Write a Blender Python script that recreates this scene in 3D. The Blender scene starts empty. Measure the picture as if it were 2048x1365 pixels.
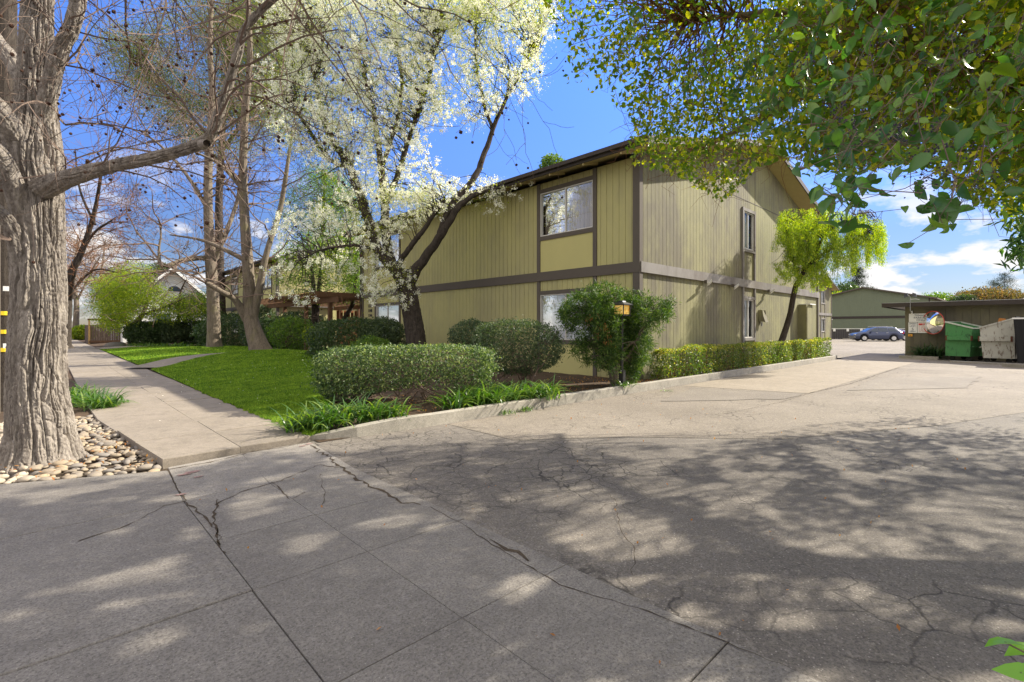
import bpy, math, random
import numpy as np
from mathutils import Vector, Matrix
sc = bpy.context.scene
# ---------------------------------------------------------------- camera
AX = 46.46
CA, SA = math.cos(math.radians(AX)), math.sin(math.radians(AX))
F, H, CX, HY = 975.0, 1.45, 1024.0, 657.0
cam = bpy.data.cameras.new('camera'); camo = bpy.data.objects.new('camera', cam)
sc.collection.objects.link(camo); sc.camera = camo
cam.sensor_width = 36.0; cam.lens = F/2048*36.0
cam.shift_y = -25.5/2048.0; cam.clip_start = 0.05; cam.clip_end = 2000
camo.location = (0, 0, H); camo.rotation_euler = (math.radians(90), 0, math.radians(AX-90))
# ---------------------------------------------------------------- light
SUN_AZ, SUN_EL = -19.5, 34.0
ce = math.cos(math.radians(SUN_EL))
SUN = np.array([math.cos(math.radians(SUN_AZ))*ce, math.sin(math.radians(SUN_AZ))*ce, math.sin(math.radians(SUN_EL))])
sl = bpy.data.lights.new('sun', 'SUN'); sl.energy = 4.1; sl.angle = math.radians(0.53); sl.color = (1.0, 0.92, 0.77)
so = bpy.data.objects.new('sun', sl); sc.collection.objects.link(so)
so.rotation_euler = Vector(SUN.tolist()).to_track_quat('Z', 'Y').to_euler()
w = bpy.data.worlds.new('World'); sc.world = w; w.use_nodes = True
nt = w.node_tree; nt.nodes.clear()
def wn(t, **k):
    n = nt.nodes.new(t)
    for a, b in k.items(): setattr(n, a, b)
    return n
sky = wn('ShaderNodeTexSky', sky_type='NISHITA', sun_disc=False, sun_elevation=math.radians(SUN_EL),
         sun_rotation=math.radians(90-SUN_AZ), altitude=0, air_density=1.0, dust_density=0.15, ozone_density=2.0)
bg = wn('ShaderNodeBackground'); bg.inputs[1].default_value = 0.15
out = wn('ShaderNodeOutputWorld')
tc = wn('ShaderNodeTexCoord')
sep = wn('ShaderNodeSeparateXYZ'); nt.links.new(tc.outputs['Generated'], sep.inputs[0])
# clouds on a flat layer high above: direction.xy / direction.z
zc = wn('ShaderNodeMath', operation='ADD'); nt.links.new(sep.outputs[2], zc.inputs[0]); zc.inputs[1].default_value = 0.30
dx = wn('ShaderNodeMath', operation='DIVIDE'); nt.links.new(sep.outputs[0], dx.inputs[0]); nt.links.new(zc.outputs[0], dx.inputs[1])
dy = wn('ShaderNodeMath', operation='DIVIDE'); nt.links.new(sep.outputs[1], dy.inputs[0]); nt.links.new(zc.outputs[0], dy.inputs[1])
cmb = wn('ShaderNodeCombineXYZ'); nt.links.new(dx.outputs[0], cmb.inputs[0]); nt.links.new(dy.outputs[0], cmb.inputs[1])
no = wn('ShaderNodeTexNoise'); no.inputs['Scale'].default_value = 3.4; no.inputs['Detail'].default_value = 9; no.inputs['Roughness'].default_value = 0.55
nt.links.new(cmb.outputs[0], no.inputs['Vector'])
rp = wn('ShaderNodeValToRGB'); rp.color_ramp.elements[0].position = 0.50; rp.color_ramp.elements[1].position = 0.59
nt.links.new(no.outputs[0], rp.inputs[0])
# clouds only low over the horizon
lo = wn('ShaderNodeMapRange'); lo.inputs['From Min'].default_value = 0.30; lo.inputs['From Max'].default_value = 0.16
nt.links.new(sep.outputs[2], lo.inputs['Value'])
ml = wn('ShaderNodeMath', operation='MULTIPLY'); nt.links.new(rp.outputs[0], ml.inputs[0]); nt.links.new(lo.outputs[0], ml.inputs[1])
# unseen cloud added overhead and behind the viewer to whiten and lift the shade
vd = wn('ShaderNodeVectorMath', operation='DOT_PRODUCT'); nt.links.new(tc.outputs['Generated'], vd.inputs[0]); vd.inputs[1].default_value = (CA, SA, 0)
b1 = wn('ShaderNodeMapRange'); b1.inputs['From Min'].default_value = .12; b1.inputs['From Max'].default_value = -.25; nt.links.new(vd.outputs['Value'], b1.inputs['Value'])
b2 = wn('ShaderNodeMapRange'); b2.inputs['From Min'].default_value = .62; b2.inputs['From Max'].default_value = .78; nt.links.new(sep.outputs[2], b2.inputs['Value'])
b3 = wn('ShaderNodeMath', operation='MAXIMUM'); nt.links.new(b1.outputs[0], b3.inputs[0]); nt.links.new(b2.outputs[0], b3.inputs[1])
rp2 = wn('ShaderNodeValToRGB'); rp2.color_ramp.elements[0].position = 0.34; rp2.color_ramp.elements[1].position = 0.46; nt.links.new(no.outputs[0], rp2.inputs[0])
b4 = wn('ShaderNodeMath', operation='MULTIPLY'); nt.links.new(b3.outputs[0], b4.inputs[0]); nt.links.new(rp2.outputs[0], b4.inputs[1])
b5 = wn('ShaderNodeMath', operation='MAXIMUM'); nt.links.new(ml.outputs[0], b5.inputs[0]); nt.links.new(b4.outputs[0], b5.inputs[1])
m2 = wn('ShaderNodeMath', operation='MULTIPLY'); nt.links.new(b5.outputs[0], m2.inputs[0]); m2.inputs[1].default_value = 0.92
hz = wn('ShaderNodeValToRGB'); nt.links.new(sep.outputs[2], hz.inputs[0]); e = hz.color_ramp.elements
e[0].position = 0.0; e[0].color = (.18, .175, .20, 1); e[1].position = .55; e[1].color = (.37, .54, .93, 1); q_ = e.new(.16); q_.color = (.205, .235, .34, 1); q_ = e.new(.32); q_.color = (.29, .39, .66, 1)
sat = wn('ShaderNodeMix', data_type='RGBA', blend_type='MULTIPLY'); sat.inputs[0].default_value = 1; nt.links.new(sky.outputs[0], sat.inputs[6]); nt.links.new(hz.outputs[0], sat.inputs[7])
mx = wn('ShaderNodeMix', data_type='RGBA'); nt.links.new(m2.outputs[0], mx.inputs[0]); nt.links.new(sat.outputs[2], mx.inputs[6]); cc_ = wn('ShaderNodeMix', data_type='RGBA'); nt.links.new(b3.outputs[0], cc_.inputs[0]); cc_.inputs[6].default_value = (2.9, 2.8, 2.75, 1); cc_.inputs[7].default_value = (4.2, 3.9, 3.6, 1); nt.links.new(cc_.outputs[2], mx.inputs[7])  # added cloud gets a brighter colour than the low cloud, for more fill
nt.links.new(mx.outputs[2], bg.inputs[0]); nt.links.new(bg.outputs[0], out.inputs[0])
vs = sc.view_settings; vs.view_transform = 'Standard'; vs.look = 'None'; vs.gamma = 1; vs.use_curve_mapping = False; vs.exposure = 1.38
cy = sc.cycles; cy.max_bounces = 6; cy.diffuse_bounces = 3; cy.transparent_max_bounces = 16; cy.glossy_bounces = 3; cy.transmission_bounces = 4
try: cy.use_denoising = True
except Exception: pass
# ---------------------------------------------------------------- helpers
R = np.random.default_rng(7); random.seed(7)
def G(px, py, z=0.0):
    d = F*(H-z)/(py-HY); r = (px-CX)/F*d
    return np.array([d*CA+r*SA, d*SA-r*CA, z])
def W(px, py, d):
    r = (px-CX)/F*d
    return np.array([d*CA+r*SA, d*SA-r*CA, H+(HY-py)*d/F])
def Wv(px, py, d):
    r = (px-CX)/F*d
    return np.stack([d*CA+r*SA, d*SA-r*CA, H+(HY-py)*d/F], 1)
def proj(P):
    d = P[:, 0]*CA+P[:, 1]*SA; r = P[:, 0]*SA-P[:, 1]*CA
    dd = np.where(np.abs(d) < 1e-3, 1e-3, d)
    return CX+F*r/dd, HY-F*(P[:, 2]-H)/dd, d
def inpoly(x, y, poly):
    x = np.asarray(x, float); y = np.asarray(y, float); c = np.zeros(x.shape, bool); n = len(poly)
    for i in range(n):
        x1, y1 = poly[i]; x2, y2 = poly[(i+1) % n]
        if y1 == y2: continue
        k = ((y1 > y) != (y2 > y)) & (x < (x2-x1)*(y-y1)/(y2-y1)+x1)
        c ^= k
    return c
def samp_poly(poly, n, rng):
    P = np.array(poly, float); lo, hi = P.min(0), P.max(0); o = []; k = 0
    while k < n:
        q = rng.uniform(lo, hi, (n*2, 2)); q = q[inpoly(q[:, 0], q[:, 1], poly)]; o.append(q); k += len(q)
    return np.concatenate(o)[:n]
def _hash(ix, iy, seed):
    h = (ix*374761393 + iy*668265263 + seed*974711) & 0xffffffff
    h = ((h ^ (h >> 13))*1274126177) & 0xffffffff
    return ((h ^ (h >> 16)) & 0xffff)/65535.0
def vnoise(x, y, seed=0, perx=None):
    x = np.asarray(x, float); y = np.asarray(y, float)
    ix = np.floor(x).astype(np.int64); iy = np.floor(y).astype(np.int64); fx = x-ix; fy = y-iy
    fx = fx*fx*(3-2*fx); fy = fy*fy*(3-2*fy)
    a0, a1 = ix, ix+1
    if perx: a0 = a0 % perx; a1 = a1 % perx
    return ((_hash(a0, iy, seed)*(1-fx)+_hash(a1, iy, seed)*fx)*(1-fy)+(_hash(a0, iy+1, seed)*(1-fx)+_hash(a1, iy+1, seed)*fx)*fy)
class MB:
    def __init__(s): s.V = []; s.n = 0; s.F = []; s.T = []; s.M = []
    def add(s, V, Fs, tint=None, mi=0):
        V = np.asarray(V, float).reshape(-1, 3); Fs = np.asarray(Fs, np.int64)
        s.V.append(V); s.F.append(Fs+s.n); s.n += len(V)
        s.T.append(np.broadcast_to(np.asarray(0.5 if tint is None else tint, float), (len(V),)))
        s.M.append(np.full(len(Fs), mi))
        return s
    def poly(s, pts, tint=None, mi=0): return s.add(pts, [list(range(len(pts)))], tint, mi)
    def box(s, a, b, tint=None, mi=0):
        x0, y0, z0 = [min(p, q) for p, q in zip(a, b)]; x1, y1, z1 = [max(p, q) for p, q in zip(a, b)]
        V = [(x0,y0,z0),(x1,y0,z0),(x1,y1,z0),(x0,y1,z0),(x0,y0,z1),(x1,y0,z1),(x1,y1,z1),(x0,y1,z1)]
        return s.add(V, [(3,2,1,0),(4,5,6,7),(0,1,5,4),(1,2,6,5),(2,3,7,6),(3,0,4,7)], tint, mi)
    def obox(s, c, ax, ay, az, tint=None, mi=0):   # oriented box, half-vectors
        c, ax, ay, az = [np.array(v, float) for v in (c, ax, ay, az)]
        V = [c+i*ax+j*ay+k*az for k in (-1, 1) for i, j in ((-1,-1),(1,-1),(1,1),(-1,1))]
        return s.add(V, [(3,2,1,0),(4,5,6,7),(0,1,5,4),(1,2,6,5),(2,3,7,6),(3,0,4,7)], tint, mi)
    def tube(s, P, r, n=6, tint=None, cap=False, mi=0):
        P = np.asarray(P, float); m = len(P); r = np.broadcast_to(np.asarray(r, float), (m,))
        T = np.gradient(P, axis=0); T /= np.linalg.norm(T, axis=1)[:, None]+1e-9
        u = np.cross(T, (0.13, 0.21, 0.97)); ln = np.linalg.norm(u, axis=1)
        if ln.min() < .2:
            u = np.cross(T, (0.95, 0.2, 0.1))
        u /= np.linalg.norm(u, axis=1)[:, None]+1e-9; v = np.cross(T, u)
        a = np.arange(n)*2*np.pi/n
        V = P[:, None]+r[:, None, None]*(np.cos(a)[None, :, None]*u[:, None]+np.sin(a)[None, :, None]*v[:, None])
        i = np.arange(m-1)[:, None]*n; j = np.arange(n)[None]; k = (np.arange(n)+1)[None] % n
        Fq = np.stack([i+j, i+k, i+n+k, i+n+j], -1).reshape(-1, 4)
        s.add(V.reshape(-1, 3), Fq, tint, mi)
        if cap:
            s.F.append(np.array([list(range(s.n-n, s.n))])); s.M.append(np.full(1, mi))
            s.F.append(np.array([list(range(s.n-n*m+n-1, s.n-n*m-1, -1))])); s.M.append(np.full(1, mi))
        return s
    def disc(s, c, nrm, r, t, n=24, tint=None, mi=0):
        c = np.array(c, float); nrm = np.array(nrm, float)
        return s.tube([c-nrm*t/2, c+nrm*t/2], r, n, tint, True, mi)
    def build(s, name, mats, parent=None, smooth=False, loc=(0,0,0)):
        V = np.concatenate(s.V); base = np.array(loc, float)
        p = parent
        if p is not None:
            base = np.zeros(3)
            while p is not None: base = base+np.array(p.location); p = p.parent
        V = V-base
        me = bpy.data.meshes.new(name)
        lens = np.concatenate([np.full(len(f), f.shape[1]) for f in s.F]); idx = np.concatenate([f.ravel() for f in s.F])
        me.vertices.add(len(V)); me.vertices.foreach_set('co', V.ravel().astype(np.float32))
        me.loops.add(len(idx)); me.loops.foreach_set('vertex_index', idx.astype(np.int32))
        me.polygons.add(len(lens)); st = np.concatenate([[0], np.cumsum(lens)[:-1]])
        me.polygons.foreach_set('loop_start', st.astype(np.int32))
        mi = np.concatenate(s.M)
        if not isinstance(mats, (list, tuple)): mats = [mats]
        for m in mats: me.materials.append(m)
        me.polygons.foreach_set('material_index', mi.astype(np.int32))
        me.polygons.foreach_set('use_smooth', np.full(len(lens), smooth))
        me.update(calc_edges=True); me.validate()
        at = me.attributes.new('tint', 'FLOAT', 'POINT'); at.data.foreach_set('value', np.concatenate(s.T).astype(np.float32))
        o = bpy.data.objects.new(name, me); sc.collection.objects.link(o)
        if parent is not None: o.parent = parent
        else: o.location = loc
        return o
def tag(o, label=None, cat=None, group=None, kind=None):
    if label: o['label'] = label
    if cat: o['category'] = cat
    if group: o['group'] = group
    if kind: o['kind'] = kind
    return o
def empty(name, loc, label, cat, group=None):
    o = bpy.data.objects.new(name, None); sc.collection.objects.link(o); o.location = loc; o.empty_display_size = .2
    return tag(o, label, cat, group)
# ---------------------------------------------------------------- materials
class NT:
    def __init__(s, name):
        s.m = bpy.data.materials.new(name); s.m.use_nodes = True; s.t = s.m.node_tree; s.t.nodes.clear()
        s.out = s.n('ShaderNodeOutputMaterial'); s._c = None
    def n(s, t, **k):
        x = s.t.nodes.new(t)
        for a, b in k.items(): setattr(x, a, b)
        return x
    def l(s, a, b): s.t.links.new(a, b)
    def co(s, sc=(1,1,1)):
        if s._c is None: s._c = s.n('ShaderNodeTexCoord')
        m = s.n('ShaderNodeMapping'); m.inputs['Scale'].default_value = sc; s.l(s._c.outputs['Object'], m.inputs[0]); return m.outputs[0]
    def noise(s, scale, detail=4, rough=.55, sc=(1,1,1), dist=0):
        x = s.n('ShaderNodeTexNoise'); x.inputs['Scale'].default_value = scale; x.inputs['Detail'].default_value = detail
        x.inputs['Roughness'].default_value = rough; x.inputs['Distortion'].default_value = dist; s.l(s.co(sc), x.inputs['Vector']); return x.outputs[0]
    def vor(s, scale, feature='F1', sc=(1,1,1), rnd=1, vec=None, out=0):
        x = s.n('ShaderNodeTexVoronoi', feature=feature); x.inputs['Scale'].default_value = scale; x.inputs['Randomness'].default_value = rnd
        s.l(vec if vec is not None else s.co(sc), x.inputs['Vector']); return x.outputs[out]
    def ramp(s, v, stops):
        x = s.n('ShaderNodeValToRGB'); e = x.color_ramp.elements
        while len(e) < len(stops): e.new(0.5)
        for i, (p, c) in enumerate(stops): e[i].position = p; e[i].color = (c, c, c, 1) if not isinstance(c, tuple) else (*c, 1)
        s.l(v, x.inputs[0]); return x.outputs[0]
    def mix(s, f, a, b, mode='MIX'):
        x = s.n('ShaderNodeMix', data_type='RGBA', blend_type=mode)
        for v, i in ((f, 0), (a, 6), (b, 7)):
            if hasattr(v, 'links'): s.l(v, x.inputs[i])
            elif i == 0: x.inputs[0].default_value = v
            else: x.inputs[i].default_value = (*v, 1) if isinstance(v, tuple) else (v, v, v, 1)
        return x.outputs[2]
    def math(s, op, a, b=0):
        x = s.n('ShaderNodeMath', operation=op)
        for i, v in enumerate((a, b)):
            if hasattr(v, 'links'): s.l(v, x.inputs[i])
            else: x.inputs[i].default_value = v
        return x.outputs[0]
    def attr(s, name='tint'): return s.n('ShaderNodeAttribute', attribute_name=name).outputs['Fac']
    def bump(s, h, strength=.3, dist=.02):
        x = s.n('ShaderNodeBump'); x.inputs['Strength'].default_value = strength; x.inputs['Distance'].default_value = dist; s.l(h, x.inputs['Height']); return x.outputs[0]
    def fin(s, col, rough=.7, normal=None, spec=.3, metal=0, trans=0, tcol=None, emis=None):
        b = s.n('ShaderNodeBsdfPrincipled')
        if hasattr(col, 'links'): s.l(col, b.inputs['Base Color'])
        else: b.inputs['Base Color'].default_value = (*col, 1)
        if hasattr(rough, 'links'): s.l(rough, b.inputs['Roughness'])
        else: b.inputs['Roughness'].default_value = rough
        b.inputs['Specular IOR Level'].default_value = spec; b.inputs['Metallic'].default_value = metal
        if normal is not None: s.l(normal, b.inputs['Normal'])
        o = b.outputs[0]
        if trans > 0:
            t = s.n('ShaderNodeBsdfTranslucent')
            if tcol is None: tcol = col
            if hasattr(tcol, 'links'): s.l(tcol, t.inputs[0])
            else: t.inputs[0].default_value = (*tcol, 1)
            m = s.n('ShaderNodeMixShader'); m.inputs[0].default_value = trans; s.l(o, m.inputs[1]); s.l(t.outputs[0], m.inputs[2]); o = m.outputs[0]
        s.l(o, s.out.inputs[0]); return s.m
def plain(name, col, rough=.6, var=.15, scale=6, spec=.3, metal=0, bump=.08):
    t = NT(name); n = t.noise(scale, 5)
    c = t.mix(n, tuple(x*(1-var) for x in col), tuple(min(1, x*(1+var)) for x in col))
    n2 = t.noise(scale*9, 3)
    return t.fin(c, rough, t.bump(n2, bump, .01), spec, metal)
def leafmat(name, c0, c1, c2=None, trans=.35, rough=.45, spec=.4, tm=1.6, tb=.55):
    t = NT(name); a = t.attr()
    st = [(0, c0), (.75, c1)] if c2 is None else [(0, c0), (.62, c1), (.96, c2)]
    c = t.ramp(a, st)
    tcol = t.mix(1.0, c, (min(1, tm), min(1, tm), tb), 'MULTIPLY')
    hs = t.n('ShaderNodeHueSaturation'); hs.inputs['Value'].default_value = tm*1.5; hs.inputs['Saturation'].default_value = 1.1; t.l(tcol, hs.inputs['Color'])
    return t.fin(c, rough, None, spec, 0, trans, hs.outputs[0])
def barkmat(name, c0, c1, scale=5, stretch=.18, bump=.8, lichen=None):
    t = NT(name); n = t.noise(scale*2, 6, .65, (1, 1, stretch), .6); n1 = t.noise(scale*8, 6, .75, (1, 1, .4))
    f = t.mix(.5, n, n1)
    c = t.ramp(f, [(.38, c0), (.60, c1)])
    if lichen: c = t.mix(t.ramp(t.noise(2.2, 4), [(.55, 0.), (.66, .5)]), c, lichen)
    return t.fin(c, .9, t.bump(f, bump, .03), .15)
def asphalt(name, base, light, cracks=True, tan=None):
    t = NT(name)
    big = t.noise(.35, 5, .6); mid = t.noise(2.2, 6, .7)
    c = t.mix(t.ramp(big, [(.35, 0.), (.68, 1.)]), base, light)
    c = t.mix(t.ramp(mid, [(.35, .0), (.7, .35)]), c, tuple(x*.72 for x in base))
    fine = t.noise(75, 3, .8); c = t.mix(t.ramp(fine, [(.34, .7), (.56, 0.)]), c, tuple(x*.35 for x in base)); g2 = t.noise(28, 4, .8); c = t.mix(t.ramp(g2, [(.52, 0.), (.68, .5)]), c, tuple(min(1, x*1.35) for x in light))
    sp = t.vor(38); c = t.mix(t.ramp(sp, [(.09, .6), (.19, 0.)]), c, tuple(min(1, x*1.9+.05) for x in light))
    h = t.mix(.5, fine, mid)
    if cracks:
        wv = t.n('ShaderNodeVectorMath', operation='ADD'); nn = t.n('ShaderNodeTexNoise'); nn.inputs['Scale'].default_value = 3.5; nn.inputs['Detail'].default_value = 5
        t.l(t.co(), nn.inputs['Vector']); sc_ = t.n('ShaderNodeVectorMath', operation='SCALE'); sc_.inputs[3].default_value = .22
        t.l(nn.outputs['Color'], sc_.inputs[0]); t.l(t.co(), wv.inputs[0]); t.l(sc_.outputs[0], wv.inputs[1])
        v = t.vor(2.2, 'DISTANCE_TO_EDGE', vec=wv.outputs[0]); v2 = t.vor(5.5, 'DISTANCE_TO_EDGE', vec=wv.outputs[0])
        m1 = t.ramp(v, [(.004, .8), (.02, 0.)]); m2 = t.ramp(v2, [(.008, .75), (.05, 0.)])
        area = t.ramp(t.noise(.5, 5, .65), [(.46, 0.), (.58, .9)]); area2 = t.ramp(t.noise(.8, 5, .65), [(.45, 0.), (.56, 1.)])
        m = t.math('MAXIMUM', t.math('MULTIPLY', m1, area), t.math('MULTIPLY', m2, t.math('MULTIPLY', area, area2)))
        c = t.mix(m, c, tuple(x*.22 for x in base)); h = t.mix(m, h, (0., 0., 0.))
    if cracks:
        ds = t.n('ShaderNodeVectorMath', operation='DISTANCE'); t.l(t.co(), ds.inputs[0]); ds.inputs[1].default_value = (3.5, 4.2, 0)
        a3 = t.ramp(t.math('ADD', t.math('MULTIPLY', ds.outputs['Value'], .25), t.math('MULTIPLY', t.noise(1.5, 3), .3)), [(.5, .9), (.72, 0.)])
        mm = t.math('MULTIPLY', t.math('MAXIMUM', t.ramp(v, [(.004, .9), (.02, 0.)]), t.ramp(v2, [(.008, .7), (.045, 0.)])), t.math('MULTIPLY', a3, t.ramp(t.noise(2.6, 5, .7), [(.38, .25), (.6, 1.)])))
        c = t.mix(mm, c, tuple(x*.25 for x in base))
    if tan: c = t.mix(t.ramp(t.noise(.8, 4), [(.4, 0.), (.65, .5)]), c, tan)
    return t.fin(c, .88, t.bump(h, .55, .012), .25)
def concrete(name, c0, c1, speck=.5):
    t = NT(name); a = t.attr()
    big = t.noise(.9, 5, .6); c = t.mix(t.ramp(big, [(.35, 0.), (.7, 1.)]), c0, c1)
    c = t.mix(t.ramp(a, [(0, .0), (1, .55)]), c, tuple(x*1.45 for x in c1))
    st = t.noise(3.0, 6, .75); c = t.mix(t.ramp(st, [(.48, 0.), (.75, .45)]), c, tuple(x*.6 for x in c0))
    f = t.noise(70, 4, .85); c = t.mix(t.ramp(f, [(.38, speck*1.2), (.55, 0.)]), c, tuple(x*.38 for x in c0)); g2 = t.noise(22, 5, .8); c = t.mix(t.ramp(g2, [(.5, 0.), (.68, .45)]), c, tuple(min(1, x*1.3) for x in c1)); g3 = t.noise(5, 6, .85); c = t.mix(t.ramp(g3, [(.48, 0.), (.66, .5)]), c, tuple(x*.7 for x in c0))
    sp = t.vor(45); c = t.mix(t.ramp(sp, [(.07, .5), (.16, 0.)]), c, tuple(min(1, x*1.7+.04) for x in c1))
    return t.fin(c, .85, t.bump(t.mix(.5, f, st), .4, .008), .25)
M = {}
M['asphalt'] = asphalt('asphalt', (.155, .138, .122), (.25, .222, .188))
M['lot'] = asphalt('old_sunlit_asphalt', (.20, .172, .14), (.29, .252, .207), True)  # rear lot asphalt, also the sunlit tone laid over the driveway
M['road'] = asphalt('road_asphalt', (.08, .08, .082), (.12, .118, .115), False)
M['apron'] = concrete('apron_concrete', (.19, .173, .155), (.275, .252, .222), .65)
M['walk'] = concrete('walk_concrete', (.215, .185, .148), (.285, .245, .20), .35)
M['strip'] = concrete('strip_concrete', (.215, .182, .14), (.28, .24, .19), .3)
M['kerb'] = concrete('kerb_concrete', (.25, .235, .20), (.36, .33, .28), .4)
M['soil'] = plain('soil', (.085, .06, .042), .95, .5, 3, .1, bump=.8)
M['joint'] = plain('joint_dirt', (.075, .058, .042), .95, .5, 8, .1, bump=.6)
def sidingmat(name, col, grain=.16, stain=None):
    t = NT(name); g = t.noise(26, 5, .7, (.6, .6, 5)); g2 = t.noise(1.3, 5, .65, (1, 1, .5)); g3 = t.noise(60, 3, .6, (1, 1, .12))
    c = t.mix(g, tuple(x*(1-grain) for x in col), tuple(min(1, x*(1+grain)) for x in col))
    c = t.mix(t.ramp(g2, [(.4, 0.), (.7, .22)]), c, tuple(x*.72 for x in col))  # emission stands in for sun shining on the amber glass
    if stain: c = t.mix(t.ramp(t.noise(.55, 6, .7, (1, 1, .45)), [(.42, 0.), (.60, .85)]), c, stain)
    return t.fin(c, .8, t.bump(t.mix(.5, g, g3), .35, .006), .25)
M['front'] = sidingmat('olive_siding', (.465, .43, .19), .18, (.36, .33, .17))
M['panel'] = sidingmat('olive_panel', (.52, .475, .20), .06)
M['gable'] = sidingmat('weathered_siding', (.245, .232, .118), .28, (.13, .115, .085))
M['trim'] = sidingmat('brown_trim', (.115, .098, .08), .18)
M['trimlit'] = sidingmat('weathered_lit_trim', (.15, .132, .118), .3, (.25, .235, .22))  # brown trim made paler for the sunlit gable, with pale weather stains
M['far_green'] = sidingmat('sage_siding', (.18, .205, .135), .1)
M['shedwall'] = sidingmat('olive_shed', (.17, .155, .095), .2, (.11, .10, .08))
M['fascia'] = plain('dark_fascia', (.05, .04, .034), .7, .3, 3)
M['roof'] = plain('roof_shingle', (.12, .10, .085), .95, .4, 14, .1, bump=.5)
M['soffit'] = plain('soffit', (.42, .34, .16), .8, .12, 4)
M['alu'] = plain('window_aluminium', (.55, .53, .48), .4, .08, 8, .5)
M['white'] = plain('white_paint', (.78, .78, .76), .5, .06, 4)
M['cream'] = plain('cream_curtain', (.46, .38, .28), .9, .12, 5, .1)
M['sheer'] = plain('pale_blind', (.72, .74, .78), .8, .05, 3, .1)
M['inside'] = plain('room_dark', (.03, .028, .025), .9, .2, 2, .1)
M['black'] = plain('black_metal', (.025, .024, .023), .45, .25, 9, .5)
M['greymetal'] = plain('grey_metal', (.30, .30, .30), .4, .15, 7, .5, .6)
M['wood'] = plain('old_wood', (.15, .085, .05), .85, .35, 5, .15, bump=.4)
M['woodlit'] = plain('slat_wood', (.46, .30, .12), .8, .3, 6, .2, bump=.4)
M['fencewood'] = plain('fence_wood', (.15, .11, .085), .9, .35, 5, .1, bump=.4)
M['rubber'] = plain('rubber', (.02, .02, .02), .7, .2, 8)
def glassmat():
    t = NT('window_glass'); f = t.n('ShaderNodeFresnel'); f.inputs[0].default_value = 1.5
    g = t.n('ShaderNodeBsdfGlossy'); g.inputs['Roughness'].default_value = .015; g.inputs[0].default_value = (.95, .97, 1, 1)
    tr = t.n('ShaderNodeBsdfTransparent'); tr.inputs[0].default_value = (.8, .83, .84, 1)
    m = t.n('ShaderNodeMixShader'); fm = t.math('MULTIPLY', f.outputs[0], .62); t.l(fm, m.inputs[0]); t.l(tr.outputs[0], m.inputs[1]); t.l(g.outputs[0], m.inputs[2]); t.l(m.outputs[0], t.out.inputs[0]); return t.m
M['glass'] = glassmat()
def rocky(name):
    t = NT(name); oi = t.n('ShaderNodeObjectInfo').outputs['Random']
    c = t.ramp(oi, [(0, (.22, .20, .18)), (.3, (.30, .24, .17)), (.55, (.22, .20, .18)), (.8, (.38, .29, .18)), (1, (.28, .24, .19))])
    n = t.noise(9, 5, .7); c = t.mix(t.ramp(n, [(.4, 0.), (.75, .4)]), c, (.14, .13, .12))
    return t.fin(c, .75, t.bump(t.noise(60, 3), .2, .004), .3)
M['stone'] = rocky('river_stone')
# ---------------------------------------------------------------- foliage builders
def rand_dirs(n, rng, zb=0.0):
    v = rng.normal(size=(n, 3)); v[:, 2] += zb; return v/(np.linalg.norm(v, axis=1)[:, None]+1e-9)
def add_leaves(mb, C, size, rng, aspect=.5, axis=None, axis_w=0, upn=.5, tint=None, fold=.18, detail=False):
    """many leaf blades: C centres, size lengths; each blade two folded halves"""
    n = len(C); size = np.broadcast_to(size, (n,))
    d = rand_dirs(n, rng)
    if axis is not None: d = d*(1-axis_w)+np.asarray(axis, float)*axis_w; d /= np.linalg.norm(d, axis=1)[:, None]+1e-9
    nn = rand_dirs(n, rng, upn); s = np.cross(d, nn); s /= np.linalg.norm(s, axis=1)[:, None]+1e-9; nn = np.cross(s, d)
    L = size[:, None]; wd = L*aspect/2
    tv = rng.random(n) if tint is None else tint
    if not detail:
        V = np.stack([C-d*L/2, C+s*wd+nn*L*fold*.6-d*L*.05, C+d*L/2, C-s*wd+nn*L*fold*.6-d*L*.05], 1)
        mb.add(V.reshape(-1, 3), np.arange(n*4).reshape(-1, 4), np.repeat(tv, 4)); return
    ts = [-.5, -.3, -.02, .26, .5]; ws = [.06, .78, 1.0, .66, .03]; curl = [0, .02, .0, -.06, -.2]
    cols = []
    for t_, w_, c_ in zip(ts, ws, curl):
        mid = C+d*L*t_+nn*L*c_
        cols += [mid-s*wd*w_+nn*L*fold*w_, mid, mid+s*wd*w_+nn*L*fold*w_]
    V = np.stack(cols, 1); k = 15
    f = []
    for i in range(4):
        for j in range(2):
            a = i*3+j; f.append((a, a+1, a+4, a+3))
    f = np.array(f); Fs = (np.arange(n)[:, None, None]*k+f[None]).reshape(-1, 4)
    mb.add(V.reshape(-1, 3), Fs, np.repeat(tv, k))
def scatter(C, per, rad, rng, flat=1.0):
    P = np.repeat(C, per, 0)+rng.normal(size=(len(C)*per, 3))*rad*np.array([1, 1, flat]); return P
def curve(P, n):
    """smooth polyline through control points (Catmull-Rom)"""
    P = np.asarray(P, float); P = np.vstack([2*P[0]-P[1], P, 2*P[-1]-P[-2]]); o = []
    m = len(P)-3
    for i in range(m):
        t = np.linspace(0, 1, max(2, n//m), endpoint=(i == m-1))[:, None]
        a, b, c, d = P[i:i+4]
        o.append(.5*((2*b)+(c-a)*t+(2*a-5*b+4*c-d)*t**2+(3*b-a-3*c+d)*t**3))
    return np.vstack(o)
def wig(P, amp, rng):
    Q = P.copy(); n = len(P); nz = np.cumsum(rng.normal(size=(n, 3)), 0); nz -= np.linspace(0, 1, n)[:, None]*nz[-1]; Q += nz*amp; Q[0] = P[0]; return Q
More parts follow.
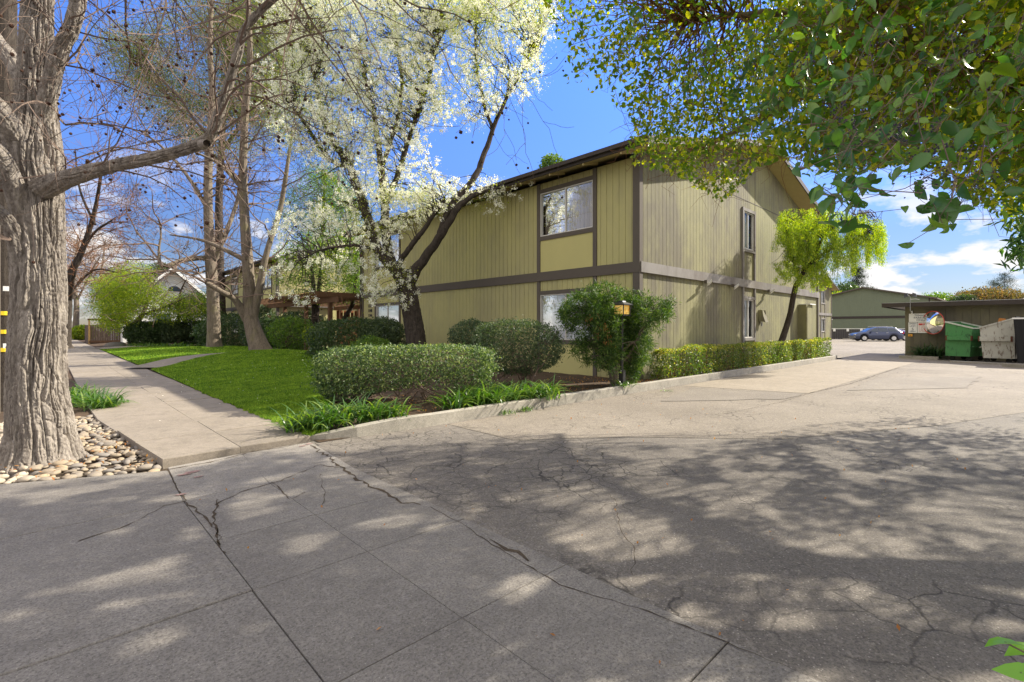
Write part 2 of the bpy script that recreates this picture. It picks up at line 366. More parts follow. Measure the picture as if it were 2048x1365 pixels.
def twig_net(mb, nodes, C, rng, r0=.012, r1=.003, sag=.12, n=5, sides=3, tint=None, kmax=None):
    """thin branches from the nearest limb node to each clump centre"""
    for c in C:
        dd = ((nodes-c)**2).sum(1); i = int(np.argmin(dd*rng.uniform(.7, 1.3, len(dd)))); a = nodes[i]; L = math.sqrt(dd[i])
        t = np.linspace(0, 1, n)[:, None]; P = a+(c-a)*t; P[:, 2] += np.sin(t[:, 0]*np.pi)*L*sag; P[1:-1] += rng.normal(size=(n-2, 3))*L*.05
        mb.tube(P, np.linspace(min(r0*(1+L*.25), .06), r1, n), sides, tint)
def grow(mb, p, d, L, r, lev, rng, tips, nodes, droop=0.0, up=0.0, spread=.9, kids=(4, 3, 3), ratio=.55, seg=.35, jit=.16, minr=.003):
    n = max(3, int(L/seg)+1); P = [np.array(p, float)]; d = np.array(d, float); st = L/(n-1)
    for i in range(n-1):
        d = d+rng.normal(size=3)*jit; d[2] += (up-droop*(i/n+.3))*st; d /= np.linalg.norm(d); P.append(P[-1]+d*st)
    P = np.array(P); rr = np.linspace(r, max(r*.45, minr), n)
    mb.tube(P, rr, 7 if r > .08 else (5 if r > .03 else 3)); nodes.append(P)
    if lev <= 0: tips.append(P); return
    k = kids[-lev] if lev <= len(kids) else kids[0]
    for j in range(k):
        t = rng.uniform(.25, 1.0) if j else 1.0; i = min(n-1, int(t*(n-1)+.5)); a = P[i]; td = P[min(n-1, i+1)]-P[max(0, i-1)]; td /= np.linalg.norm(td)
        q = rand_dirs(1, rng)[0]; q -= td*q.dot(td); q /= np.linalg.norm(q)+1e-9; nd = td*.75+q*spread*(0.35 if j == 0 else 1); nd[2] += up*.3; nd /= np.linalg.norm(nd)
        grow(mb, a, nd, L*ratio*rng.uniform(.7, 1.15), max(rr[i]*.62, minr), lev-1, rng, tips, nodes, droop, up, spread, kids, ratio, seg*.75, jit, minr)
def shell(n, rng, cen, rad, box=2.0, lump=.18, inner=.35, seed=0, tilt=0.0, zmin=-1.0):
    """points near the surface of a lumpy superellipsoid, some inside"""
    v = rand_dirs(n, rng); v = v[v[:, 2] > zmin]; 
    a = np.abs(v)**box; k = 1/(a.sum(1)**(1/box)+1e-9); th = np.arctan2(v[:, 1], v[:, 0])
    nz = vnoise(th*2.2+7, v[:, 2]*3+5, seed)*.6+vnoise(th*6+3, v[:, 2]*7+9, seed+3)*.4
    out_ = 1+np.where(rng.random(len(v)) < .07, rng.uniform(0, .14, len(v)), 0)+.10*lump/.16*(vnoise(th*9+1, v[:, 2]*10+2, seed+9)-.5)
    rr = k*out_*(1-lump+2*lump*nz)*np.where(rng.random(len(v)) < inner, rng.uniform(.45, 1, len(v)), rng.uniform(.9, 1.04, len(v)))
    P = v*rr[:, None]*np.array(rad)
    return P, v
def rotz(P, a): c, s = math.cos(a), math.sin(a); Q = P.copy(); Q[:, 0] = P[:, 0]*c-P[:, 1]*s; Q[:, 1] = P[:, 0]*s+P[:, 1]*c; return Q
# ================================================================ setting
def sstep(a, b, x): t = np.clip((x-a)/(b-a), 0, 1); return t*t*(3-2*t)
def gz(x, y):
    x = np.asarray(x, float); y = np.asarray(y, float)
    z = .03+.09*sstep(2.6, 4.2, x)*(1-sstep(26.5, 28, x))+.42*np.exp(-((x-6.6)/2.6)**2-((y-20.5)/4.2)**2)+.22*np.exp(-((x-7.2)/3.5)**2-((y-32)/5)**2)
    return z+.012*(vnoise(x*1.3, y*1.3, 4)-.5)*sstep(2.45, 3, x)
mb = MB(); mb.poly([(-400, -400, -.30), (400, -400, -.30), (400, 400, -.30), (-400, 400, -.30)])
tag(mb.build('ground', M['soil']), 'bare earth under and around the buildings', 'ground', kind='structure')
# street beyond the planting strip, kerb along it
mb = MB(); mb.poly([(-14, -120, -.14), (-3.1, -120, -.14), (-3.1, 160, -.14), (-14, 160, -.14)])
tag(mb.build('road', M['road']), 'asphalt street running beside the big tree', 'road', kind='structure')
mb = MB(); mb.box((-3.1, 9.2, -.3), (-2.94, 120, .0)); mb.box((-3.1, -100, -.3), (-2.94, -4, .0))
tag(mb.build('street_kerb', M['kerb']), 'concrete kerb along the street', 'kerb', kind='structure')
# driveway apron (concrete slabs with open joints) on a dirt joint bed
mb = MB(); mb.poly([(-3.1, -9, -.04), (2.5, -9, -.04), (2.5, 7, -.04), (-3.1, 7, -.04)])
tag(mb.build('joint_bed', M['joint']), 'dirt showing in the slab joints', 'dirt', kind='structure')
def slab(mb, P, z=0.0, th=.08, tint=None, gap=.002, tilt=.0025):
    P = np.array(P, float); c = P.mean(0); P = P+(c-P)/np.linalg.norm(c-P, axis=1)[:, None]*gap*1.4
    dz = R.normal(size=2)*tilt; n = len(P)
    top = np.array([(p[0], p[1], z+(p-c)@dz) for p in P]); ins = np.array([(p[0]+(c[0]-p[0])*.004, p[1]+(c[1]-p[1])*.004, z+(p-c)@dz) for p in P])
    V = np.vstack([top-[0, 0, .006], ins, top-[0, 0, th]]); tn = R.random() if tint is None else tint
    mb.add(V, [list(range(n, 2*n))], tn); b = mb.n-3*n
    q = [(i, (i+1) % n, n+(i+1) % n, n+i) for i in range(n)]+[(2*n+i, 2*n+(i+1) % n, (i+1) % n, i) for i in range(n)]
    mb.F.append(np.array(q)+b); mb.M.append(np.zeros(len(q), int))
mb = MB()
xs = [-3.0, -1.15, .82, 1.5, 2.3]
ys = [-7, -5, -3, -1, .95, 1.94, 2.94, 3.8, 4.9]
for i in range(4):
    yy = [-7, -5, -3, -1, .98, 2.95, 4.85] if i < 2 else ys
    for a, b in zip(yy[:-1], yy[1:]): slab(mb, [(xs[i], a), (xs[i+1], a), (xs[i+1], b), (xs[i], b)], tint=R.uniform(0, .35))
slab(mb, [(-3, 4.85), (-1.15, 4.85), (-1.15, 6.9), (-3, 7.2)], tint=.1)
slab(mb, [(-1.15, 4.85), (.82, 4.85), (.885, 6.02), (-.35, 6.58), (-1.15, 6.9)], tint=.15)
slab(mb, [(.82, 4.9), (1.5, 4.9), (1.62, 6.24), (.9, 6.16)], tint=.95)
slab(mb, [(1.5, 4.9), (2.3, 4.82), (2.34, 5.25), (1.54, 5.45)], tint=.7)
slab(mb, [(1.54, 5.45), (2.34, 5.25), (2.42, 6.3), (1.62, 6.24)], tint=.9)
tag(mb.build('driveway_apron', M['apron']), 'grey concrete slabs of the driveway crossing', 'pavement', kind='structure')
# sidewalk
mb = MB(); y = 6.28
xl, xm, xr = .88, 1.62, 2.42
Y = [6.28, 7.5, 8.5, 9.9, 11.3, 12.9, 14.5]
while Y[-1] < 118: Y.append(Y[-1]+1.55)
def wx(y):   # gentle sway of the walk edges near the crossing
    t = max(0, 1-(y-6.2)/4.0); return .88-.36*(1-t), 1.62-.02*(1-t), 2.46+.02*math.sin(y*1.7)*(t > 0)
for a, b in zip(Y[:-1], Y[1:]):
    l0, m0, r0 = wx(a); l1, m1, r1 = wx(b); z = .062 if a < 8.4 else .04
    slab(mb, [(l0, a), (m0, a+.02), (m1, b+.02), (l1, b)], z, .12, R.uniform(0, .5), tilt=.004)
    slab(mb, [(m0, a+.02), (r0, a+.05), (r1, b+.05), (m1, b+.02)], z, .12, R.uniform(0, .5), tilt=.004)
tag(mb.build('sidewalk', M['walk']), 'tan concrete sidewalk running away beside the lawn', 'sidewalk', kind='structure')
# driveway and rear lot
mb = MB(); mb.poly([(2.3, -60, -.012), (28.3, -60, -.012), (28.3, 6.1, -.012), (2.3, 6.35, -.012)])
tag(mb.build('driveway', M['asphalt']), 'cracked asphalt driveway in dappled shade', 'driveway', kind='structure')
mb = MB(); mb.poly([(28.3, -60, -.014), (120, -60, -.014), (120, 40, -.014), (28.3, 40, -.014)])
tag(mb.build('parking_lot', M['lot']), 'pale worn asphalt of the rear parking lot', 'parking lot', kind='structure')
mb = MB(); mb.poly([(11.6, 5.98, -.004), (12.3, 3.32, -.004), (22, 3.25, -.004), (32, 3.2, -.004), (36, 6.05, -.004)])
tag(mb.build('concrete_strip', M['strip']), 'pale concrete strip along the hedge kerb', 'pavement', kind='structure')
mb = MB()
mb.poly([(5.6, 3.7, -.008), (7, 2.2, -.008), (9.7, .9, -.008), (14, -.6, -.008), (28.3, -2.4, -.008), (28.3, 6.04, -.008), (4.4, 6.04, -.008), (4.4, 4.6, -.008)])  # paler sheet cut along the shadow edge, sun painted onto the same asphalt
tag(mb.build('sunlit_asphalt', M['lot']), 'driveway past the shade edge, sunlight put into a paler colour', 'pavement', kind='structure')
mb = MB()
for P in ([(13.5, 2.9), (16.2, 1.0), (20.5, .9), (17.6, 2.95)], [(8.8, 5.0), (10.9, 3.4), (12.2, 3.4), (11.5, 5.6)]):
    Q_ = []
    for a_, b_ in zip(P, P[1:]+P[:1]):
        n_ = max(4, int(math.hypot(b_[0]-a_[0], b_[1]-a_[1])/.25))
        Q_ += [(a_[0]+(b_[0]-a_[0])*i/n_+R.normal()*.035, a_[1]+(b_[1]-a_[1])*i/n_+R.normal()*.035, 0.0) for i in range(n_)]
    mb.poly(Q_)
tag(mb.build('asphalt_patch', asphalt('patch_asphalt', (.19, .165, .14), (.27, .24, .20), False)), 'dark repair patches in the driveway', 'pavement', kind='structure')
# jagged cracks and debris filled joints, as thin dirt ribbons lying on the paving
mb = MB()
def crack(pts, w0=.012, jit=.02, z=.003, step=.06):
    P = [np.array(G(px, py)[:2]) for px, py in pts]; Q = []
    for a, b in zip(P[:-1], P[1:]):
        n = max(2, int(np.linalg.norm(b-a)/step)); Q += [a+(b-a)*i/n for i in range(n)]
    Q.append(P[-1]); Q = np.array(Q); Q += R.normal(size=Q.shape)*jit*.35
    T = np.gradient(Q, axis=0); T /= np.linalg.norm(T, axis=1)[:, None]+1e-9; N = np.stack([-T[:, 1], T[:, 0]], 1)
    w = (w0*.6*R.uniform(.15, 1.2, len(Q)))[:, None]; A = np.hstack([Q+N*w, np.full((len(Q), 1), z)]); B = np.hstack([Q-N*w*R.uniform(.4, 1, (len(Q), 1)), np.full((len(Q), 1), z)])
    V = np.stack([A, B], 1).reshape(-1, 3); i = np.arange(len(Q)-1)*2
    mb.add(V, np.stack([i, i+1, i+3, i+2], 1))
crack([(370, 1003), (405, 1030), (432, 1060), (436, 1085), (445, 1108)], .016)
crack([(432, 1000), (430, 1040), (436, 1090)], .018, .03)
crack([(545, 965), (580, 1000), (612, 985)], .012)
crack([(445, 1108), (462, 1150), (455, 1190)], .008)
crack([(640, 950), (650, 985), (645, 1010)], .007)
crack([(430, 1010), (480, 985), (560, 962), (640, 930), (690, 938)], .014)
crack([(625, 892), (700, 948), (800, 1005), (840, 1010)], .03, .05)
crack([(860, 1015), (920, 1046), (985, 1090), (1050, 1130), (1120, 1170), (1300, 1225), (1450, 1285), (1600, 1345)], .008, .012)
crack([(985, 1082), (1030, 1105), (1058, 1122)], .03, .03)
crack([(335, 938), (352, 975), (372, 1002)], .010, .012)
crack([(150, 1085), (260, 1050), (330, 1012), (372, 1002)], .012, .02)
crack([(335, 940), (420, 925), (492, 908)], .028, .012)
crack([(492, 906), (560, 896), (622, 884)], .02, .012)
crack([(1180, 960), (1230, 1000), (1240, 1060), (1270, 1100), (1265, 1150)], .006)
crack([(1618, 787), (1700, 768), (1800, 735)], .02, .02)
crack([(1618, 787), (1500, 783), (1355, 775)], .012, .02)
crack([(1618, 787), (1560, 805), (1440, 830)], .010, .03)
tag(mb.build('pavement_cracks', M['joint']), 'dark dirt filled cracks in the paving', 'cracks', kind='structure')
# red paint stain on the trip edge
mb = MB(); c = G(385, 955)[:2]
for (px, py, r) in ((370, 950, .07), (385, 945, .08), (395, 955, .05), (605, 893, .05), (618, 889, .05), (362, 990, .05)):
    c = G(px, py)[:2]; a = np.linspace(0, 2*np.pi, 15)[:-1]; rr = r*(.6+.6*R.random(14)); mb.poly([(c[0]+math.cos(t)*q, c[1]+math.sin(t)*q*.5, .006) for t, q in zip(a, rr)])
tag(mb.build('paint_stain', plain('faded_red', (.26, .17, .155), .9, .4, 20)), 'faded red paint marks by the raised slab', 'paint mark', kind='structure')
# driveway kerb
mb = MB(); P = np.array([(2.42, 6.42), (2.62, 6.28), (3.0, 6.17), (3.6, 6.12)]+[(x, 6.1) for x in np.arange(4.2, 26.6, .7)]+[(27.1, 6.12), (27.5, 6.3), (27.7, 6.7)], float)
T = np.gradient(P, axis=0); T /= np.linalg.norm(T, axis=1)[:, None]; N = np.stack([-T[:, 1], T[:, 0]], 1)
ht = np.interp(P[:, 0], [2.42, 2.9, 3.5], [.045, .11, .155]); prof = [(-.0, -.1), (.015, 1), (.035, 1.06), (.145, 1.06), (.16, .3)]
V = np.array([[(*(P[i]+N[i]*o), ht[i]*h if h > 0 else h) for o, h in prof] for i in range(len(P))]).reshape(-1, 3)
V[:, 2] += R.normal(size=len(V))*.002; i = np.arange(len(P)-1)[:, None]*5; j = np.arange(4)[None]
mb.add(V, np.stack([i+j, i+5+j, i+6+j, i+1+j], -1).reshape(-1, 4)[:, ::-1])
mb.add([(2.42, 6.42, -.1), (2.42, 6.58, -.1), (2.42, 6.58, .04), (2.42, 6.42, .05)], [(0, 1, 2, 3)])
tag(mb.build('driveway_kerb', M['kerb']), 'low concrete kerb curving along the planting bed', 'kerb', kind='structure')
def sheet(name, x0, x1, y0, y1, st, zf, mat, mask=None):
    X = np.arange(x0, x1+1e-6, st); Y_ = np.arange(y0, y1+1e-6, st); gx, gy = np.meshgrid(X, Y_); V = np.stack([gx, gy, zf(gx, gy)], -1).reshape(-1, 3)
    nx = len(X); i = np.arange(len(Y_)-1)[:, None]*nx; j = np.arange(nx-1)[None]; q = np.stack([i+j, i+j+1, i+j+1+nx, i+j+nx], -1).reshape(-1, 4)
    if mask is not None: c = V[q].mean(1); q = q[mask(c[:, 0], c[:, 1])]
    m = MB(); m.add(V, q); return m.build(name, mat, smooth=True)
bedmask = lambda x, y: (y > 6.22) & ((x > 3.3) | (y > 6.3)) & ~((x < 2.9) & (y < 6.32)) & ((x < 27.45) | (y > 6.9))
tag(sheet('planting_soil', 2.5, 60, 6.2, 90, .35, lambda x, y: gz(x, y)-.03+.03*(vnoise(x*5, y*5, 9)-.5), M['soil'], lambda x, y: bedmask(x, y) & ~((x > 28.2) & (y < 40))), 'brown soil of the planting beds', 'soil', kind='structure')
tag(sheet('planting_strip', -2.94, .95, 6.0, 110, .3, lambda x, y: .012-.08*(y < 10.5)+.02*(vnoise(x*3, y*3, 19)-.5), M['soil'], lambda x, y: (y > 6.9-(x+1.1)*.5) & (x < .56+np.clip(1-(y-6.2)/4, 0, 1)*.32)), 'earth strip round the big tree', 'soil', kind='structure')
# paths through the lawn
def ribbon(name, pts, wd, mat, label, lift=.03):
    P = curve(pts, 24); P = P[:, :2]; T = np.gradient(P, axis=0); T /= np.linalg.norm(T, axis=1)[:, None]; N = np.stack([-T[:, 1], T[:, 0]], 1); m = MB()
    A = P+N*wd/2; B = P-N*wd/2; z = gz(P[:, 0], P[:, 1])+lift
    V = np.stack([np.column_stack([A, z]), np.column_stack([B, z])], 1).reshape(-1, 3); i = np.arange(len(P)-1)*2; m.add(V, np.stack([i+1, i+3, i+2, i], 1))
    return tag(m.build(name, mat), label, 'path', kind='structure')
ribbon('lawn_path', [(2.4, 20.9, 0), (4.5, 23.3, 0), (7.0, 26.3, 0), (9.5, 28.0, 0), (13, 28.6, 0)], 1.5, M['strip'], 'pale concrete path crossing the lawn', .035)
ribbon('neighbour_path', [(2.4, 43.5, 0), (8, 44.5, 0), (14, 45, 0)], 2.6, M['strip'], 'pale drive beyond the second lawn', .05)
# lawn
def lawn_edge(y): return np.interp(y, [6.4, 7.2, 8.2, 9.5, 11, 13, 17, 20, 24, 27, 34, 41, 43], [2.6, 3.0, 3.4, 4.2, 5.4, 6.8, 7.6, 8.0, 8.6, 9.0, 8.6, 7.5, 4.0])
def onpath(x, y): return (np.abs((y-20.9)-(x-2.4)*1.17) < 1.0) & (x < 9.5)
lm = lambda x, y: (x < lawn_edge(y)) & (x > 2.46) & ~onpath(x, y)
t = NT('lawn_ground'); n = t.noise(1.1, 5, .6); c = t.ramp(n, [(.35, (.07, .15, .012)), (.65, (.17, .28, .02))]); M['lawn'] = t.fin(c, .9, t.bump(t.noise(40, 4), .8, .03), .1)
tag(sheet('lawn', 2.46, 9.4, 6.4, 43, .16, lambda x, y: gz(x, y)+.02, M['lawn'], lm), 'green lawn beside the sidewalk', 'lawn', kind='structure')
t = NT('grass_blades'); a = t.attr(); n = t.noise(1.6, 6, .7, (1, 1.8, 1)); c = t.ramp(t.mix(.62, a, n), [(.36, (.05, .13, .01)), (.48, (.15, .30, .02)), (.62, (.36, .50, .04))])
M['grass'] = t.fin(c, .6, None, .25, 0, .45, t.mix(0, c, c))
def blades(name, C, h, wd, label, mat, lean=.5, seed=0):
    rng = np.random.default_rng(seed+40); n = len(C); a = rng.random(n)*2*np.pi; s = np.stack([np.cos(a), np.sin(a), np.zeros(n)], 1)*(np.broadcast_to(wd, (n,))/2)[:, None]
    hh = h*rng.uniform(.5, 1.2, n); ln = rng.normal(size=(n, 2))*lean; tip = C+np.column_stack([ln*hh[:, None], hh]); md = C+np.column_stack([ln*hh[:, None]*.3, hh*.55])
    V = np.stack([C-s, C+s, md+s*.7, md-s*.7, tip], 1).reshape(-1, 3); b = np.arange(n)*5; m = MB(); tv = np.repeat(rng.random(n), 5)
    m.add(V, np.stack([b, b+1, b+2, b+3], 1), tv); m.F.append(np.stack([b+3, b+2, b+4], 1)); m.M.append(np.zeros(n, int))
    return tag(m.build(name, mat), label, 'grass', kind='stuff')
rng = np.random.default_rng(3)
def gpts(n, x0, x1, y0, y1, mask):
    P = np.column_stack([rng.uniform(x0, x1, n), rng.uniform(y0, y1, n)]); P = P[mask(P[:, 0], P[:, 1])]; return np.column_stack([P, gz(P[:, 0], P[:, 1])+.018])
C = np.vstack([gpts(260000, 2.38, 7, 6.4, 13, lambda x, y: (x < lawn_edge(y)+.1) & (x > 2.38+.09*vnoise(y*6, x*0, 3))), gpts(170000, 2.44, 9, 13, 24, lm), gpts(60000, 2.44, 9.2, 24, 42, lm)])
far = np.clip(C[:, 1]/10, 1, 3)
blades('lawn_grass', C, .034+.03*vnoise(C[:, 0]*3, C[:, 1]*3, 61), .009*far, 'short bright green grass blades of the lawn', M['grass'])
# river stones round the tree
def stone_mesh(seed):
    rg = np.random.default_rng(seed); m = MB(); nu, nv = 14, 8
    V = [(0, 0, -1)]; 
    for j in range(1, nv):
        for i in range(nu):
            ph = -np.pi/2+np.pi*j/nv; th = 2*np.pi*i/nu; V.append((math.cos(ph)*math.cos(th), math.cos(ph)*math.sin(th), math.sin(ph)))
    V.append((0, 0, 1)); V = np.array(V); k = rg.normal(size=3)
    V = V*(1+.16*np.sin(V@k*1.7+seed)[:, None])*[1, rg.uniform(.6, .85), rg.uniform(.38, .55)]
    m.add(V, [(1+(j-1)*nu+i, 1+(j-1)*nu+(i+1) % nu, 1+j*nu+(i+1) % nu, 1+j*nu+i) for j in range(1, nv-1) for i in range(nu)])
    b = 0; m.F.append(np.array([(0, 1+(i+1) % nu, 1+i) for i in range(nu)])); m.M.append(np.zeros(nu, int))
    e = len(V)-1; m.F.append(np.array([(e, 1+(nv-2)*nu+i, 1+(nv-2)*nu+(i+1) % nu) for i in range(nu)])); m.M.append(np.zeros(nu, int))
    return m
protos = [stone_mesh(i).build('river_stone', M['stone'], smooth=True) for i in range(7)]
rng = np.random.default_rng(11); pts = []
reg = [(-2.2, 7.5), (-1.1, 7.0), (-.35, 6.65), (.80, 6.06), (.86, 6.6), (.74, 8.0), (.60, 9.6), (.50, 10.6), (-.4, 10.9), (-2.2, 10.5)]
for k in range(14000):
    p = np.array([rng.uniform(-2.2, .9), rng.uniform(6.0, 11)]); r = rng.uniform(.024, .062)
    if not inpoly([p[0]], [p[1]], reg)[0] or math.hypot(p[0]+.05, p[1]-7.55) < .44: continue
    if all((p[0]-q[0])**2+(p[1]-q[1])**2 > ((r+q[2])*.74)**2 for q in pts): pts.append((p[0], p[1], r))
    if len(pts) > 1100: break
V_ = np.array([(p[0], p[1], .02) for p in pts]); sx, sy, sd = proj(V_); big = np.array([p[2] for p in pts])/sd*((sx > 60) & (sx < 360) & (sy > 800))
order = np.argsort(-big); rest = MB(); used = 0
for rank, i in enumerate(order):
    x, y, r = pts[i]; z = -.035 if y < 7 else -.02
    if rank < 290:
        p = protos[rank % 7]; o = p if rank < 7 else p.copy()
        if rank >= 7: sc.collection.objects.link(o)
        o.location = (x, y, z+r*.42); o.scale = (r*1.15, r*1.15, r*1.05); o.rotation_euler = (rng.normal()*.12, rng.normal()*.12, rng.uniform(0, 6.3))
        tag(o, 'smooth rounded river cobble lying by the big tree trunk', 'stone', 'river cobbles around the big tree')
    else:
        m = stone_mesh(rank % 5); a = rng.uniform(0, 6.3)
        rest.add(rotz(m.V[0]*r*1.1, a)+[x, y, z+r*.42], m.F[0]); b = rest.n-len(m.V[0])
        for f in m.F[1:]: rest.F.append(f+b); rest.M.append(np.zeros(len(f), int))
tag(rest.build('river_stones', plain('far_stones', (.40, .34, .26), .8, .45, 14), smooth=True), 'further river cobbles heaped behind the tree', 'stones', kind='stuff')
# ================================================================ buildings
def siding(mb, O, U, Nn, u0, u1, z0, ztop, opens=(), pitch=.203, gw=.013, gd=.013, flats=()):
    """grooved board siding on the plane O + u*U, outward Nn; ztop(u) may slope; opens = (u0,u1,z0,z1) holes"""
    O, U, Nn = [np.array(v, float) for v in (O, U, Nn)]; Z = np.array([0, 0, 1.0])
    cuts = {u0, u1}
    for o in list(opens)+list(flats): cuts |= {o[0], o[1]}
    k = u0
    edges = []
    while k < u1: edges.append(k); k += pitch
    flip = np.dot(np.cross(U, Z), Nn) < 0
    def quad(a, b, za, zb, zta, ztb, off, tn):
        q = [O+U*a+Z*za+Nn*off, O+U*b+Z*zb+Nn*off, O+U*b+Z*ztb+Nn*off, O+U*a+Z*zta+Nn*off]
        mb.poly(q[::-1] if flip else q, tn)
    def column(a, b, off, tn, groove):
        segs = sorted(c for c in cuts if a < c < b); A = [a]+segs+[b]
        for p, q in zip(A[:-1], A[1:]):
            if q-p < 1e-4: continue
            m = (p+q)/2; iv = sorted((o[2], o[3]) for o in opens if o[0] <= m <= o[1]); fl = [o for o in flats if o[0] <= m <= o[1]]
            z = z0
            for lo, hi in iv+[(None, None)]:
                if lo is None: zt = (ztop(p), ztop(q))
                else: zt = (lo, lo)
                if zt[0] > z+1e-3: quad(p, q, z, z, zt[0], zt[1], off, tn)
                if lo is not None: z = hi
    for i, e in enumerate(edges):
        nx = min(e+pitch, u1); g = min(e+gw, nx)
        tn = R.random()
        column(e, g, -gd, tn, True)
        column(g, nx, 0, tn, False)
        for uu in (e, g):   # groove cheeks
            m = uu+.001; iv = sorted((o[2], o[3]) for o in opens if o[0] <= m <= o[1]); z = z0
            for lo, hi in iv+[(None, None)]:
                zt = ztop(uu) if lo is None else lo
                if zt > z+1e-3:
                    mb.poly([O+U*uu+Z*z, O+U*uu+Z*zt, O+U*uu+Z*zt-Nn*gd, O+U*uu+Z*z-Nn*gd], tn)
                if lo is not None: z = hi
class Fr:   # a wall frame: u along, n outward
    def __init__(s, O, U, Nn): s.O, s.U, s.N = [np.array(v, float) for v in (O, U, Nn)]
    def box(s, mb, u0, u1, z0, z1, n0, n1, tint=None, mi=0):
        c = s.O+s.U*(u0+u1)/2+np.array([0, 0, (z0+z1)/2])+s.N*(n0+n1)/2
        mb.obox(c, s.U*(u1-u0)/2, s.N*(n1-n0)/2, np.array([0, 0, (z1-z0)/2]), R.random() if tint is None else tint, mi)
    def quad(s, mb, u0, u1, z0, z1, n):
        Z = np.array([0, 0, 1.0]); q = [s.O+s.U*u+Z*z+s.N*n for u, z in ((u0, z0), (u1, z0), (u1, z1), (u0, z1))]; mb.poly(q)
def window(fr, root, u0, u1, z0, z1, split=.5, curtain='cream', trim='trim', label=None, cw=(0, 1)):
    w = MB(); t = .035
    fr.box(w, u0, u1, z0, z0+t, -.07, .012); fr.box(w, u0, u1, z1-t, z1, -.07, .012); fr.box(w, u0, u0+t, z0+t, z1-t, -.07, .012); fr.box(w, u1-t, u1, z0+t, z1-t, -.07, .012)
    um = u0+(u1-u0)*split; fr.box(w, um-.022, um+.022, z0+t, z1-t, -.06, .004)
    wo = w.build('window', M['alu'], root)
    if label: wo['label'] = label
    g = MB(); fr.quad(g, u0+t, um-.02, z0+t, z1-t, -.025); fr.quad(g, um+.02, u1-t, z0+t, z1-t, -.04); g.build('pane', M['glass'], wo)
    # pleated curtain behind
    if curtain:
        c = MB(); n = 90; uu = np.linspace(u0+.03+(u1-u0)*cw[0], u0+(u1-u0)*cw[1]-.03, n); pl = .022*np.sin(np.arange(n)*1.25)+.012*R.normal(size=n); 
        A = fr.O+fr.U*uu[:, None]+fr.N*(-.17+pl)[:, None]; V = np.stack([A+[0, 0, z0+.02], A+[0, 0, z1-.02]], 1).reshape(-1, 3); i = np.arange(n-1)*2
        c.add(V, np.stack([i, i+2, i+3, i+1], 1)); c.build('curtain', M[curtain], wo)
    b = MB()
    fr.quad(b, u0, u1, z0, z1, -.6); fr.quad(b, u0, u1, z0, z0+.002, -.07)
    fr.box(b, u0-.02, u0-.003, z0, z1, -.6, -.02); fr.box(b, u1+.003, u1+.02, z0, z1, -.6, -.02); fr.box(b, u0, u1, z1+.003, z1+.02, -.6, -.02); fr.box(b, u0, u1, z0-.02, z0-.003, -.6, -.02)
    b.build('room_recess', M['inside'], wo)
XF, YG, YB, XB = 11.26, 7.0, 22.6, 27.3
PK = 19.27; ZT = 5.98
